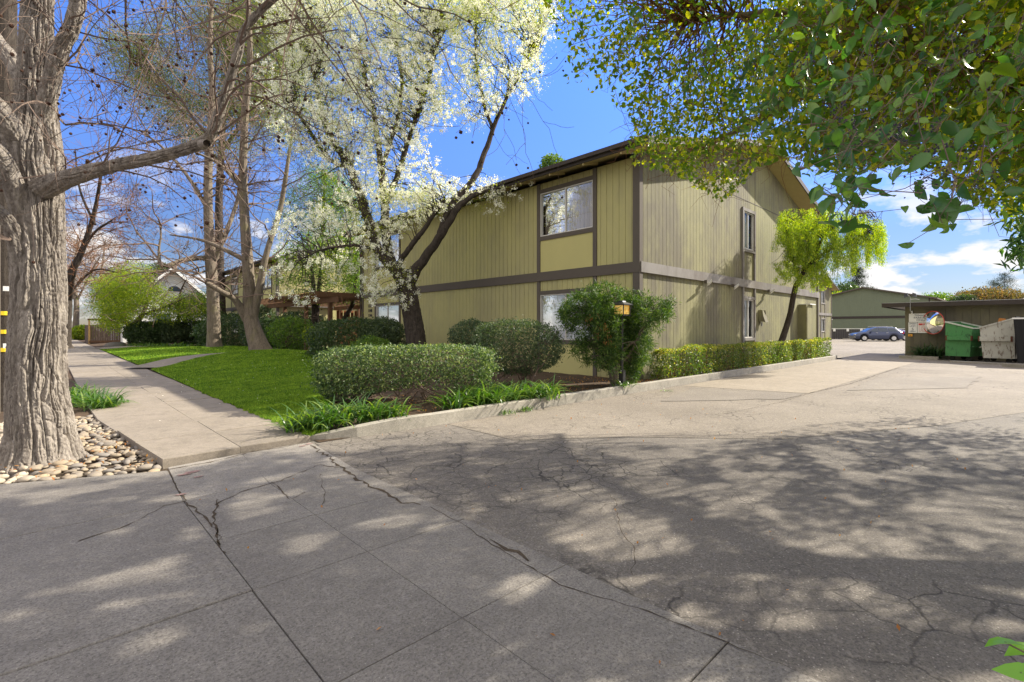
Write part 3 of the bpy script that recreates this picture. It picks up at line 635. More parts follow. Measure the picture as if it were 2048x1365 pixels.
def apartment(name, XF, YG, YB, XB, label, bays, gwin, front='front', gable='gable', full=True):
    pk = (XF+XB)/2; slope = .25; ov = .66; zeave = 6.12; zpk = zeave+slope*(pk-XF+ov)
    root = empty(name, ((XF+XB)/2, (YG+YB)/2, 0), label, 'apartment building')
    f = Fr((XF, YG, 0), (0, 1, 0), (-1, 0, 0)); g = Fr((XF, YG, 0), (1, 0, 0), (0, -1, 0)); L = YB-YG; D = XB-XF
    zsof = 6.0
    ops = [(a, b, z0, z1) for (a, b, z0, z1, *_) in bays]
    # flat panels under the windows replace the grooves
    fo = []
    for (a, b, z0, z1, *_) in bays:
        lo = -.05 if z0 < 2 else 3.21; fr0, fr1 = a, b
        fo.append((a, b, lo, z0)); fl = MB(); f.box(fl, a, b, lo, z0, -.03, .004); fl.build('flat_panel', M['panel'] if front == 'front' else M[front], root)
    m = MB(); siding(m, f.O, f.U, f.N, 0, L, -.1, lambda u: zsof, [(a, b, min(z0, q[2]) , z1) for (a, b, z0, z1), q in zip(ops, fo)])
    m.build('front_wall', M[front], root); 
    gops = []
    for (a, b, z0, z1) in gwin:
        lo = -.05 if z0 < 2 else 3.21; gops.append((a, b, lo, z1)); gl = MB(); g.box(gl, a, b, lo, z0, -.03, .004); gl.build('flat_panel', M[gable], root)
    m = MB(); zt = lambda u: 6.12-.14+slope*(min(u, D-u)+ov)
    siding(m, g.O, g.U, g.N, 0, D, -.1, zt, gops); m.build('gable_wall', M[gable], root)
    m = MB(); m.box((XF, YB-.02, -.1), (XB, YB, 6)); m.poly([(XF, YB, 6), (XB, YB, 6), (pk, YB, zt(D/2))]); m.box((XB-.02, YG+.02, -.1), (XB, YB-.02, 6)); m.build('rear_wall', M[front], root)
    # trims
    tr = MB(); c = .045
    f.box(tr, -.045, L+.04, 2.93, 3.21, -.0, .055); tr.build('belt_board', M['trim'], root)
    tr = MB(); g.box(tr, -.0, D, 2.93, 3.21, 0, .075); tr.build('gable_belt_board', M['trimlit'], root)
    tr = MB()
    tr.box((XF-.045, YG-.002, -.1), (XF+.0, YG+.16, 2.93)); tr.box((XF-.045, YG-.002, 3.21), (XF, YG+.16, zsof))
    tr.box((XF-.045, YG-.05, -.1), (XF+.11, YG-.004, 2.93)); tr.box((XF-.045, YG-.05, 3.21), (XF+.11, YG-.004, zsof))
    tr.box((XF-.045, YB-.14, -.1), (XF, YB, 2.93)); tr.box((XF-.045, YB-.14, 3.21), (XF, YB, zsof))
    tr.build('corner_board', M['trim'], root)
    tr = MB(); tr.box((XB-.12, YG-.05, -.1), (XB+.04, YG-.002, 2.93)); tr.box((XB-.12, YG-.05, 3.21), (XB+.04, YG-.002, zsof)); tr.build('corner_board', M['trim'], root)
    done = set()
    for (a, b, z0, z1, *ex) in bays:
        tr = MB(); lo, hi = (-.1, 2.93) if z0 < 2 else (3.21, zsof)
        f.box(tr, a-.13, a, lo, hi, 0, .035); f.box(tr, b, b+.13, lo, hi, 0, .035); f.box(tr, a, b, z1, z1+.12, 0, .032); f.box(tr, a, b, z0-.13, z0, 0, .032)
        tr.build('window_trim', M['trim'], root)
        window(f, root, a, b, z0, z1, .5, ex[0] if ex else 'cream')
    for (a, b, z0, z1) in gwin:
        tr = MB(); lo, hi = (-.1, 2.93) if z0 < 2 else (3.21, z1+.12)
        g.box(tr, a-.10, a, lo, hi, 0, .06); g.box(tr, b, b+.10, lo, hi, 0, .06); g.box(tr, a, b, z1, z1+.11, 0, .057); g.box(tr, a, b, z0-.10, z0, 0, .057)
        tr.build('window_trim', M['trimlit'], root); window(g, root, a, b, z0, z1, .5, 'sheer')
    # roof
    ya, yb = YG-.68, YB+.68; r = MB(); th = .16; x0, x1 = XF-ov, XB+ov
    for (xa, xb) in ((x0, pk), (x1, pk)):
        za = zeave; V = [(xa, ya+.03, za), (pk, ya+.03, zpk), (pk, yb-.03, zpk), (xa, yb-.03, za)]
        r.poly(V if xa < pk else V[::-1])
    # shingle courses
    for sgn, xe in ((1, x0), (-1, x1)):
        n = 34
        for i in range(n):
            xa = xe+sgn*i*(pk-x0)/n; xb = xe+sgn*(i+1)*(pk-x0)/n; za = zeave+abs(xa-xe)*slope; zb = zeave+abs(xb-xe)*slope
            V = [(xa, ya+.02, za+.022), (xb, ya+.02, zb+.004), (xb, yb-.02, zb+.004), (xa, yb-.02, za+.022)]; r.poly(V if sgn > 0 else V[::-1], R.random())
            r.poly([(xa, ya+.02, za+.022), (xa, yb-.02, za+.022), (xa, yb-.02, za), (xa, ya+.02, za)], R.random())
    ro = r.build('roof', M['roof'], root)
    s_ = MB()
    for sgn, xe in ((1, x0), (-1, x1)):
        V = [(xe+sgn*.03, ya+.03, zeave-.13), (pk, ya+.03, zpk-.13), (pk, yb-.03, zpk-.13), (xe+sgn*.03, yb-.03, zeave-.13)]; s_.poly(V[::-1] if sgn > 0 else V)
    k = ya+.8
    while k < yb-.3:
        for sgn, xe in ((1, x0), (-1, x1)):
            if sgn > 0: s_.obox((xe+.33, k, zeave-.17+.33*slope), (.33, 0, .33*slope), (0, .02, 0), (0, 0, .04))
        k += 1.22
    s_.build('soffit', M['soffit'], ro)
    for sgn, xe in ((1, x0), (-1, x1)):
        fa = MB(); fa.box((xe-.02, ya, zeave-.15), (xe+.02, yb, zeave+.03)); 
        fa.box((xe-sgn*.12, ya+.05, zeave-.07), (xe-sgn*.022, yb-.05, zeave+.035)); fa.build('gutter', M['fascia'], ro)
    for yy in (ya, yb):
        for sgn, xe in ((1, x0), (-1, x1)):
            cxm = (xe+pk)/2; rk = MB(); rk.obox((cxm, yy+(.014 if yy == ya else -.014), (zeave+zpk)/2-.06), ((pk-xe)/2, 0, (zpk-zeave)/2), (0, .02, 0), (0, 0, .10)); rk.build('rake_board', M['fascia'], ro)
    return root, f, g
lo1, hi1, lo2, hi2 = 1.10, 2.50, 4.33, 5.69
B1, f1, g1 = apartment('apartment_building', XF, YG, YB, XB, 'long olive two storey apartment building with dark brown trim, filling the middle of the view',
    [(1.48, 3.54, lo2, hi2, 'cream'), (1.48, 3.54, lo1, hi1, 'sheer'), (12.1, 14.17, lo2, hi2, 'sheer'), (12.1, 14.17, lo1, hi1, 'sheer')],
    [(6.85, 7.84, lo2, hi2), (6.85, 7.84, lo1, hi1)])
# seams of the gable sheets
m = MB(); g1.box(m, 0.2, 15.9, 6.09, 6.115, .0, .008); g1.box(m, 8.0, 8.02, 3.21, 8.0, .0, .009); m.build('sheet_seam', M['trim'], B1)
# address numbers by the far corner
def text(name, s, size, loc, rot, mat, parent, ext=.004, align='CENTER'):
    cu = bpy.data.curves.new(name, 'FONT'); cu.body = s; cu.size = size; cu.extrude = ext; cu.align_x = align; cu.align_y = 'CENTER'; cu.space_line = .95
    o = bpy.data.objects.new(name, cu); me = bpy.data.meshes.new_from_object(o); bpy.data.objects.remove(o)
    me.materials.append(mat); o = bpy.data.objects.new(name, me); sc.collection.objects.link(o)
    base = np.zeros(3); p = parent
    while p is not None: base = base+np.array(p.location); p = p.parent
    o.parent = parent; o.location = np.array(loc)-base; o.rotation_euler = rot; return o
for z, s in ((2.52, '1350'), (2.29, '1348'), (2.06, '1344')):
    text('house_number', s, .20, (XF-.012, 21.78, z), (math.pi/2, 0, -math.pi/2), M['black'], B1, .008)
# small things fixed to the gable wall: eave lights
m = empty('wall_floodlight', (0, 0, 0), 'first small white floodlight under the belt board, nearest the building corner', 'wall light', 'floodlights under the belt board')
k = MB(); k.obox((0, -.04, -.02), (.05, 0, 0), (0, .045, 0), (0, 0, .05)); k.build('mount', M['trim'], m)
k = MB(); k.obox((-.02, -.15, -.06), (.085, .05, -.03), (.0, .07, -.045), (0.006, .012, .022)); k.build('lamp_head', M['white'], m)
LB = ['first small white floodlight under the belt board, nearest the building corner', 'second small white floodlight under the belt board, left of the tall gable windows', 'third small white floodlight under the belt board, by the weeping tree']
for i, x in enumerate((14.95, 17.0, 20.4)):
    o = m if i == 0 else m.copy()
    if i:
        sc.collection.objects.link(o)
        for ch in list(m.children): c = ch.copy(); c.parent = o; sc.collection.objects.link(c)
    o.location = (x, YG-.075, 2.93); o['label'] = LB[i]
v = empty('vent_hood', (19.75, YG, 1.9), 'square olive vent hood tilted out from the gable wall beside the lower window', 'vent hood')
k = MB(); k.obox((19.75, YG-.16, 1.92), (.16, 0, 0), (0, .02, .0), (0, .08, .24)); k.obox((19.6, YG-.09, 1.92), (.008, 0, 0), (0, .09, 0), (0, .03, .22)); k.obox((19.9, YG-.09, 1.92), (.008, 0, 0), (0, .09, 0), (0, .03, .22)); k.obox((19.75, YG-.06, 2.13), (.15, 0, 0), (0, .06, -.01), (0, 0, .01)); k.build('hood', M['gable'], v)
k = MB(); k.disc((19.75, YG-.07, 1.6), (0, 0, 1), .03, .16, 12); k.build('pipe_stub', M['greymetal'], v)
v = empty('utility_cabinet', (24.7, YG, 0), 'tall olive utility cabinet standing out from the far end of the gable wall', 'cabinet')
k = MB(); k.box((24.26, YG-.35, .9), (25.15, YG, 2.5)); k.build('cabinet_body', M['gable'], v)
k = MB(); k.box((24.32, YG-.37, .98), (25.09, YG-.351, 2.42)); k.build('cabinet_door', M['gable'], v)
k = MB(); k.box((24.5, YG-.44, 2.505), (25.3, YG, 2.545)); k.build('cabinet_top', M['white'], v)
v = empty('downpipe', (XF-.09, YB+.02, 0), 'dark rain downpipe at the left corner of the olive building', 'downpipe')
k = MB(); k.tube([(XF-.1, YB-.02, 5.9), (XF-.1, YB-.02, 5.6), (XF-.1, YB-.02, .1)], .035, 8); k.build('pipe', M['fascia'], v); k = MB()
for z in (1, 3.3, 5.2): k.box((XF-.15, YB-.07, z), (XF-.06, YB+.03, z+.04))
k.build('bracket', M['greymetal'], v)
# ---- neighbouring block beyond the courtyard
B2, f2, g2 = apartment('apartment_building', XF, 35.0, 48.5, 24, 'second olive apartment block beyond the courtyard, mostly behind the trees',
    [(1.2, 3.0, lo2, hi2, 'sheer'), (9.5, 11.3, lo2, hi2, 'sheer'), (9.5, 11.3, lo1, hi1, 'sheer')], [(5.5, 6.5, lo2, hi2)], gable='front')
# ---- apartment end far along the driveway
M['sage'] = sidingmat('pale_sage_siding', (.36, .34, .22), .1)
B3, f3, g3 = apartment('apartment_building', 58.5, 16.0, 30, 68, 'far olive apartment end showing past the near gable, one window over another',
    [], [(5.2, 6.7, lo2, hi2), (5.2, 6.7, lo1, hi1)])
# ---- far green building across the lot
root = empty('apartment_building', (92, 16.5, 0), 'wide sage green gabled building across the parking lot behind the cars', 'apartment building')
X0 = 88.0; y0, y1, yp = 9.0, 24.2, 16.6; fr = Fr((X0, y0, 0), (0, 1, 0), (-1, 0, 0)); m = MB()
zt = lambda u: 5.7+.235*min(u, (y1-y0)-u)*1.0
siding(m, fr.O, fr.U, fr.N, 0, y1-y0, -.1, zt, pitch=.3, gw=.03, gd=.02); m.box((X0+.02, y0, -.1), (X0+14, y0+.02, 5.6)); m.box((X0+.02, y1-.02, -.1), (X0+14, y1, 5.6)); m.build('wall', M['far_green'], root)
m = MB(); fr.box(m, 0, y1-y0, 2.9, 3.25, 0, .06); fr.box(m, 0, .15, 0, 5.6, 0, .05); m.build('belt_board', M['fascia'], root)
m = MB()
for ya, sg in ((y0-.8, 1), (y1+.8, -1)):
    cy_ = (ya+yp)/2; m.obox((X0+6.8, cy_, 6.53), (7.3, 0, 0), (0, (yp-ya)/2, .235*abs(yp-ya)/2), (0, 0, .09))
m.build('roof', M['roof'], root)
m = MB(); m.box((X0-.1, 20.5, 2.75), (X0-.02, 20.9, 2.87)); m.build('wall_light', M['white'], root)
# ---- carport / store building at the right
root = empty('carport', (33, -2, 0), 'low olive carport with a flat dark roof, right of the driveway', 'carport')
X0 = 31.0; fr = Fr((X0, -16, 0), (0, 1, 0), (-1, 0, 0)); m = MB(); siding(m, fr.O, fr.U, fr.N, 0, 20.12, -.1, lambda u: 2.52, pitch=.3, gw=.02, gd=.02)
m.box((X0+.021, 4.1, -.1), (X0+7, 4.12, 2.5)); m.build('wall', M['shedwall'], root)
m = MB(); m.box((X0-.5, -16.5, 2.56), (X0+7.5, 4.95, 2.66)); m.build('roof', plain('carport_roof', (.34, .34, .36), .7, .1, 3), root)
m = MB(); m.box((X0-.53, -16.5, 2.50), (X0-.502, 4.98, 2.70)); m.box((X0-.5, 4.952, 2.50), (X0+7.5, 4.98, 2.70)); m.build('fascia', M['fascia'], root)
m = MB(); m.box((X0-.54, -16.5, 2.705), (X0-.46, 4.98, 2.725)); m.build('drip_edge', M['greymetal'], root)
m = MB(); fr.box(m, 19.9, 20.12, -.1, 2.5, 0, .03); fr.box(m, 0, 19.9, 2.40, 2.52, 0, .025); m.build('trim_board', M['shedwall'], root)
# planter edge in front of it
def kbox(name, a, b, z0, z1, wd, label, cat='kerb'):
    a = np.array(a, float); b = np.array(b, float); d = (b-a)/2; n = np.array([-d[1], d[0]])/np.linalg.norm(d)*wd/2; m = MB()
    m.obox((*(a+b)/2, (z0+z1)/2), (*d, 0), (*n, 0), (0, 0, (z1-z0)/2)); o = m.build(name, M['kerb']); return tag(o, label, cat, kind='structure')
kbox('planter_kerb', (29.9, 4.2), (29.7, 2.75), -.1, .14, .16, 'short concrete kerb at the planter by the carport')
kbox('bin_kerb', (28.2, 2.2), (27.9, .6), -.1, .05, .4, 'concrete edge before the bins')
kbox('lane_kerb', (26.2, .55), (24.6, -2.2), -.1, .14, .2, 'concrete kerb in front of the white bin')
# signs on the carport
def board(name, y0, y1, z0, z1, mat, label, x=30.96):
    m = MB(); m.box((x-.012, y0, z0), (x, y1, z1)); o = m.build(name, mat); tag(o, label, 'sign'); return o
M['signred'] = plain('sign_red', (.55, .06, .05), .5, .1, 10); M['signpink'] = plain('sign_red_faded', (.62, .30, .28), .5, .1, 10); M['ink'] = plain('sign_ink', (.04, .05, .09), .5, .1, 10)
rt = (math.pi/2, 0, -math.pi/2)
s = board('parking_sign', 3.02, 3.97, 1.76, 2.17, M['white'], 'white TENANT PARKING ONLY sign above the other two')
for k, tx in enumerate(('TENANT', 'PARKING', 'ONLY')): text('lettering', tx, .135, (30.944, 3.5, 2.075-.115*k), rt, M['ink'], s, .002)
s = board('speed_sign', 3.66, 3.99, 1.22, 1.74, M['white'], 'small white SPEED LIMIT 5 MPH sign at the lower left')
for k, (tx, q) in enumerate((('SPEED', .10), ('LIMIT', .10), ('5', .17), ('MPH', .11))): text('lettering', tx, q, (30.944, 3.825, 1.67-.12*k-(.02 if k > 1 else 0)), rt, M['ink'], s, .002)
s = board('towing_sign', 2.86, 3.64, 1.22, 1.74, M['white'], 'white sign with faded red notice text, partly behind the round mirror')
m = MB(); m.box((30.942, 3.44, 1.60), (30.947, 3.6, 1.69)); m.build('red_mark', M['signred'], s)
m = MB()
for k in range(7):
    zz = 1.56-.045*k; yy = 3.6
    while yy > 2.95: q = R.uniform(.04, .12); m.box((30.943, max(yy-q, 2.92), zz), (30.947, yy, zz+.016)); yy -= q+.03
m.box((30.943, 2.95, 1.61), (30.947, 3.40, 1.69)); m.build('notice_text', M['signpink'], s)
s = empty('convex_mirror', (30.8, 3.13, 1.72), 'round convex traffic mirror with a thin red rim on the carport wall', 'mirror')
m = MB(); n1, n2 = 10, 40; V = []; Rm = .54
mc, ms = math.cos(math.radians(-38)), math.sin(math.radians(-38))
def mrot(x, y): return 30.55+(x*mc-y*ms), 3.13+(x*ms+y*mc)
for i in range(n1+1):
    r_ = Rm*i/n1
    for j in range(n2): a = 2*np.pi*j/n2; V.append((*mrot(.16*(r_/Rm)**2, r_*math.cos(a)), 1.72+r_*math.sin(a)))
m.add(V, [(i*n2+j, (i+1)*n2+j, (i+1)*n2+(j+1) % n2, i*n2+(j+1) % n2) for i in range(n1) for j in range(n2)])
t = NT('mirror_face'); M['mirror'] = t.fin((.9, .9, .9), .04, None, .5, 1.0); m.build('mirror_face', M['mirror'], s, smooth=True)
m = MB(); a = np.linspace(0, 2*np.pi, 41); m.tube([(*mrot(.16, .545*math.cos(q)), 1.72+.545*math.sin(q)) for q in a], .016, 6); m.build('rim', M['signred'], s)
m = MB(); m.tube([(30.66, 3.13, 1.72), (31, 3.13, 1.72)], .05, 8, cap=True); m.build('bracket', M['greymetal'], s)
s = empty('orange_marker', (30.96, 3.93, 1.14), 'tiny orange reflector plate below the speed sign', 'reflector')
m = MB(); m.box((30.945, 3.83, 1.05), (30.96, 4.0, 1.16)); m.build('plate', plain('orange', (.75, .35, .04), .5, .1, 10), s); m = MB(); m.box((30.94, 3.88, 1.09), (30.944, 3.95, 1.12)); m.build('plate_mark', M['ink'], s)
s = empty('roof_floodlight', (30.5, 3.9, 2.3), 'dark twin floodlight on a thin pole at the carport corner', 'floodlight')
m = MB(); m.tube([(30.9, 3.85, 2.2), (30.42, 3.85, 2.3), (30.42, 3.85, 3.0)], .014, 6); m.build('pole', M['greymetal'], s)
for dy in (.16, -.16):
    m = MB(); m.obox((30.38, 3.85+dy, 3.06), (.07, 0, -.04), (0, .07, -.03*np.sign(dy)), (.02, 0, .05)); m.tube([(30.42, 3.85, 2.98), (30.42, 3.85+dy, 3.08)], .012, 5); m.build('lamp_head', M['black'], s)
m = MB(); m.tube([(30.42, 3.85, 2.86), (30.4, 3.65, 2.87), (30.4, 3.5, 2.83)], .012, 5); m.tube([(30.89, 3.85, 2.16), (30.89, 3.85, 2.3)], .035, 6); m.build('junction_box', M['white'], s)
# ---- white house far left with arched window
root = empty('white_house', (9, 64, 0), 'white clapboard house with a gable and half round window, far left behind the trees', 'house')
Yh = 58.0; xa, xb = 7.0, 21.0; fr = Fr((xa, Yh, 0), (1, 0, 0), (0, -1, 0)); M['clap'] = plain('clapboard', (.72, .72, .70), .7, .05, 2)
fl = Fr((6.5, 62, 0), (0, 1, 0), (-1, 0, 0))
m = MB(); gx, gzr = 9.6, 7.9
for z in np.arange(0, 4.2, .18): m.obox((11.5, Yh, z+.09), (6.5, 0, 0), (0, .03, 0), (0, -.012, .088), R.random())
for z in np.arange(4.2, 7.0, .18):
    hw = (7.15-z)*1.06; m.obox((8.8, Yh, z+.09), (hw, 0, 0), (0, .03, 0), (0, -.012, .088), R.random())
m.box((5, Yh+.05, 0), (5.05, Yh+12, 4.2)); m.build('wall', M['clap'], root)
m = MB()
for sg in (1, -1): m.obox((8.8+sg*1.65, Yh+4, 5.75), (1.75, 0, -1.62*sg), (0, 4.6, 0), (0, 0, .10))
m.obox((15, Yh+4, 4.6), (3.4, 0, 0), (0, 4.6, 0), (0, 0, .12))
rf = m.build('roof', M['roof'], root)
m = MB()
for sg in (1, -1): m.obox((8.8+sg*1.65, Yh-.65, 5.78), (1.75, 0, -1.62*sg), (0, .04, 0), (0, 0, .15))
m.build('rake_board', M['white'], rf)
m = MB(); a = np.linspace(0, np.pi, 15); m.poly([(9.0+.75*math.cos(t), Yh-.09, 5.0+.75*math.sin(t)) for t in a]); wo = m.build('window', M['white'], root)
m = MB(); m.poly([(9.0+.55*math.cos(t), Yh-.12, 5.08+.55*math.sin(t)) for t in a]); m.build('pane', plain('dark_pane', (.05, .07, .09), .15, .1, 3, .6), wo)
for x in (7.2, 14.5):
    m = MB(); m.box((x, Yh-.1, 1.4), (x+1.6, Yh-.04, 3.0)); wo = m.build('window', M['white'], root); m = MB(); m.box((x+.12, Yh-.13, 1.52), (x+1.48, Yh-.105, 2.88)); m.build('pane', bpy.data.materials['dark_pane'], wo)
# ---- wooden fence at the far left, small porch roof behind
root = empty('wooden_fence', (4.4, 62, 0), 'weathered wooden board fence beside the far sidewalk', 'fence')
m = MB(); x = 2.75
while x < 13: m.box((x, 60.0, 0), (x+.16, 60.03, 1.75+.03*R.random()), R.random()); x += .175
y = 60.1
while y < 68: m.box((2.75, y, 0), (2.78, y+.16, 1.75+.03*R.random())); y += .175
m.build('boards', M['fencewood'], root)
for p in ((2.66, 59.88), (5.0, 59.88), (7.4, 59.88), (9.8, 59.88)):
    m = MB(); m.box((p[0], p[1], 0), (p[0]+.14, p[1]+.1, 2.35 if p[0] < 3 else 1.9)); m.build('post', M['woodlit'], root)
m = MB(); m.box((2.6, 59.84, 2.2), (5.2, 59.94, 2.35)); m.box((2.7, 59.84, .1), (13, 59.94, .3)); m.build('rail', M['wood'], root)
# ---- low dark fence and white rail beyond the lot
root = empty('lot_fence', (76, 16, 0), 'low dark fence with a white capped rail behind the parked cars', 'fence')
P0, P1 = np.array([74.0, 21.0]), np.array([80.0, 8.0]); d = (P1-P0); L = np.linalg.norm(d); u = d/L; n_ = np.array([-u[1], u[0]])
m = MB(); k = 0
while k < L: c = P0+u*k; m.obox((*c, .66), (*(u*.12), 0), (*(n_*.015), 0), (0, 0, .64+.02*R.random()), R.random()); k += .26
m.build('boards', plain('dark_boards', (.06, .055, .06), .8, .2, 5), root)
m = MB(); c = (P0+P1)/2; m.obox((*c, 1.39), (*(d/2), 0), (*(n_*.03), 0), (0, 0, .03)); m.build('top_rail', M['white'], root)
m = MB()
for k in np.arange(.9, L*.55, 1.5): c = P0+u*k-n_*.08; m.obox((*c, 1.2), (*(u*.13), 0), (*(n_*.04), 0), (0, 0, .16))
m.build('post_cap', M['white'], root)
# ---- courtyard pergola
root = empty('pergola', (12.5, 29, 0), 'weathered wooden pergola over the courtyard entrance between the two blocks', 'pergola')
zb = 2.85; posts = [(10.4, 24.4), (10.4, 27.6), (10.4, 31.0), (10.4, 34.0), (15.2, 24.4), (15.2, 27.6), (15.2, 31.0), (15.2, 34.0)]
for p in posts: m = MB(); m.box((p[0]-.09, p[1]-.09, 0), (p[0]+.09, p[1]+.09, zb)); m.build('post', M['wood'], root)
for x in (10.28, 10.45, 15.1): m = MB(); m.box((x, 23.2, zb-.1), (x+.06, 34.8, zb+.16)); m.build('beam', M['wood'], root)
for y in np.arange(23.5, 34.8, .75):
    m = MB(); m.obox((12.4, y, zb+.27), (3.1, 0, 0), (0, .03, 0), (0, 0, .11)); m.build('rafter', M['wood'], root)
m = MB(); 
for x in np.arange(9.6, 15.6, .55): m.obox((x, 28.0+.2*R.normal(), zb+.41), (.13, 0, .03), (0, 3.4+.4*R.normal(), 0), (0, 0, .02), R.random())
m.build('roof_slat', M['woodlit'], root)
root = empty('wooden_screen', (13.6, 27.5, 0), 'reddish wooden screen standing under the pergola', 'screen')
for k in range(6): m = MB(); m.box((12.2+k*.22, 27.7, 0), (12.36+k*.22, 27.75, 2.5)); m.build('board', plain('red_wood', (.26, .10, .04), .8, .3, 5) if k == 0 else bpy.data.materials['red_wood'], root)
# ================================================================ trees
M['bark_big'] = barkmat('furrowed_bark', (.12, .10, .086), (.36, .32, .275), 6, .14, 1.0)
M['bark_grey'] = barkmat('grey_bark', (.09, .072, .055), (.23, .19, .145), 7, .2, .6, (.20, .18, .09))
M['bark_dark'] = barkmat('dark_bark', (.025, .02, .017), (.078, .064, .052), 8, .25, .6)
M['twig'] = plain('twig_bark', (.17, .125, .10), .9, .35, 9, .1)
M['twigred'] = plain('reddish_twig', (.20, .10, .055), .9, .35, 9, .1)
M['twigpale'] = plain('pale_twig', (.30, .235, .185), .9, .3, 9, .1)
M['ball'] = plain('seed_ball', (.06, .032, .022), .9, .4, 30, .1)
def seedballs(mb, C, r, rng):
    # low ball with spikes: an octahedron pair
    o = np.array([(1,0,0),(-1,0,0),(0,1,0),(0,-1,0),(0,0,1),(0,0,-1)], float); f = np.array([(0,2,4),(2,1,4),(1,3,4),(3,0,4),(2,0,5),(1,2,5),(3,1,5),(0,3,5)])
    n = len(C); rr = r*rng.uniform(.7, 1.2, n)
    for k in range(2):
        a = rng.uniform(0, 3, n); c, s = np.cos(a), np.sin(a)
        V = o[None]*rr[:, None, None]; X = V[..., 0]*c[:, None]-V[..., 1]*s[:, None]; Yv = V[..., 0]*s[:, None]+V[..., 1]*c[:, None]; Z = V[..., 2]
        if k: X, Z = (X+Z)*.707, (X-Z)*.707
        V = np.stack([X, Yv, Z], -1)+C[:, None]; mb.add(V.reshape(-1, 3), (np.arange(n)[:, None, None]*6+f[None]).reshape(-1, 3))
# ---- big sweetgum-like tree at the left edge
def furrow_tube(P, rad, nth, nz, amp, seed, flare=None):
    """trunk surface with furrowed bark relief; P centre line (k,3), rad radii (k)"""
    P = np.asarray(P, float); s = np.linspace(0, 1, len(P)); t = np.linspace(0, 1, nz)
    C = np.stack([np.interp(t, s, P[:, i]) for i in range(3)], 1); r = np.interp(t, s, rad)
    Ln = np.concatenate([[0], np.cumsum(np.linalg.norm(np.diff(C, axis=0), axis=1))])
    T = np.gradient(C, axis=0); T /= np.linalg.norm(T, axis=1)[:, None]
    ref = np.array([0, 1.0, 0]) if abs(T[:, 2]).mean() > .6 else np.array([0, 0, 1.0])
    u = np.cross(T, ref); u /= np.linalg.norm(u, axis=1)[:, None]; v = np.cross(T, u)
    th = np.arange(nth)*2*np.pi/nth; TH, ZZ = np.meshgrid(th, Ln)
    ro = r[0]; K = 34 if ro > .2 else 14
    wx = TH/(2*np.pi)*K+.9*(vnoise(TH/(2*np.pi)*8, ZZ*1.8, seed, 8)-.5)*2+.5*(vnoise(TH/(2*np.pi)*16, ZZ*7, seed+1, 16)-.5)
    wx2 = wx*1.0+.5*ZZ*0
    fq = .38/max(ro, .05)
    n1 = np.abs(vnoise(wx2*1.5, ZZ*fq+1.1*vnoise(wx*.6, ZZ*2, seed+9), seed+2)-.5)*2; n2 = np.abs(vnoise(wx2*3.1, ZZ*fq*3, seed+5)-.5)*2
    r1 = np.clip(n1/.42, 0, 1)**.65; r2 = np.clip(n2/.4, 0, 1)**.7
    r3 = np.clip(np.abs(vnoise(wx*.9+31, ZZ*fq*5.5+wx*.5, seed+21)-.5)*2/.22, 0, 1)
    h = (r1-.75)*amp*1.25-(1-r3)*amp*.45+(r2-.8)*amp*.5*r1+(vnoise(TH/(2*np.pi)*90, ZZ*55, seed+7, 90)-.5)*amp*.22
    rr = r[:, None]*np.ones_like(TH)
    if flare is not None: rr = rr*(1+flare(TH, ZZ))
    rr = rr+h; V = C[:, None]+rr[..., None]*(np.cos(TH)[..., None]*u[:, None]+np.sin(TH)[..., None]*v[:, None])
    i = np.arange(nz-1)[:, None]*nth; j = np.arange(nth)[None]; k = (np.arange(nth)+1)[None] % nth
    return V.reshape(-1, 3), np.stack([i+j, i+k, i+nth+k, i+nth+j], -1).reshape(-1, 4)
t1 = np.array([-.06, 7.55, 0]); D1 = 5.42
root = empty('sweetgum_tree', (t1[0], t1[1], -.05), 'huge furrowed grey trunk filling the left edge, with one long bent limb', 'tree')
def zc(px, py, d=D1): return W(px, py, d)
m = MB()
tp = [t1+[0, 0, -.12], t1+[0, 0, .3], W(74, 780, 5.45), W(78, 600, 5.5), W(76, 430, 5.55), W(66, 300, 5.6), W(72, 200, 5.65), W(74, 60, 5.7), W(78, -120, 5.8), W(90, -500, 6.0), W(80, -900, 6.2)]
tr_ = [.335, .275, .245, .228, .222, .25, .17, .14, .13, .11, .08]
fl = lambda TH, Z: .5*np.exp(-Z/.15)*(.6+.8*vnoise(TH/(2*np.pi)*7, Z*0, 5, 7))
V, Fq = furrow_tube(tp, tr_, 420, 1500, .036, 3, fl); m.add(V, Fq)
big = [  # (centre line px,py,depth)  radii
 ([(70, 385, 5.5), (130, 360, 5.35), (210, 336, 5.2), (300, 318, 5.05), (395, 290, 4.95), (425, 262, 4.9), (450, 190, 4.85), (475, 110, 4.8), (490, 60, 4.8), (545, 0, 4.75), (640, -60, 4.7)], [.22, .155, .115, .10, .092, .085, .07, .062, .058, .05, .03]),
 ([(80, 260, 5.6), (118, 110, 5.5), (145, 50, 5.45), (162, -40, 5.4), (170, -200, 5.3)], [.16, .13, .12, .12, .08]),
 ([(55, 330, 5.55), (10, 240, 5.3), (-60, 170, 5.1), (-200, 40, 4.9)], [.20, .19, .18, .14]),
 ([(60, 470, 5.5), (10, 330, 5.2), (-50, 280, 5.0), (-200, 240, 4.8)], [.18, .15, .14, .12]),
 ([(50, 170, 5.7), (15, 110, 5.9), (-25, 60, 6.1), (-90, -30, 6.3)], [.13, .14, .14, .10]),
 ([(60, 640, 5.45), (30, 480, 5.3), (-6, 420, 5.15), (-80, 400, 5.0)], [.14, .12, .10, .08])]
limbs = []
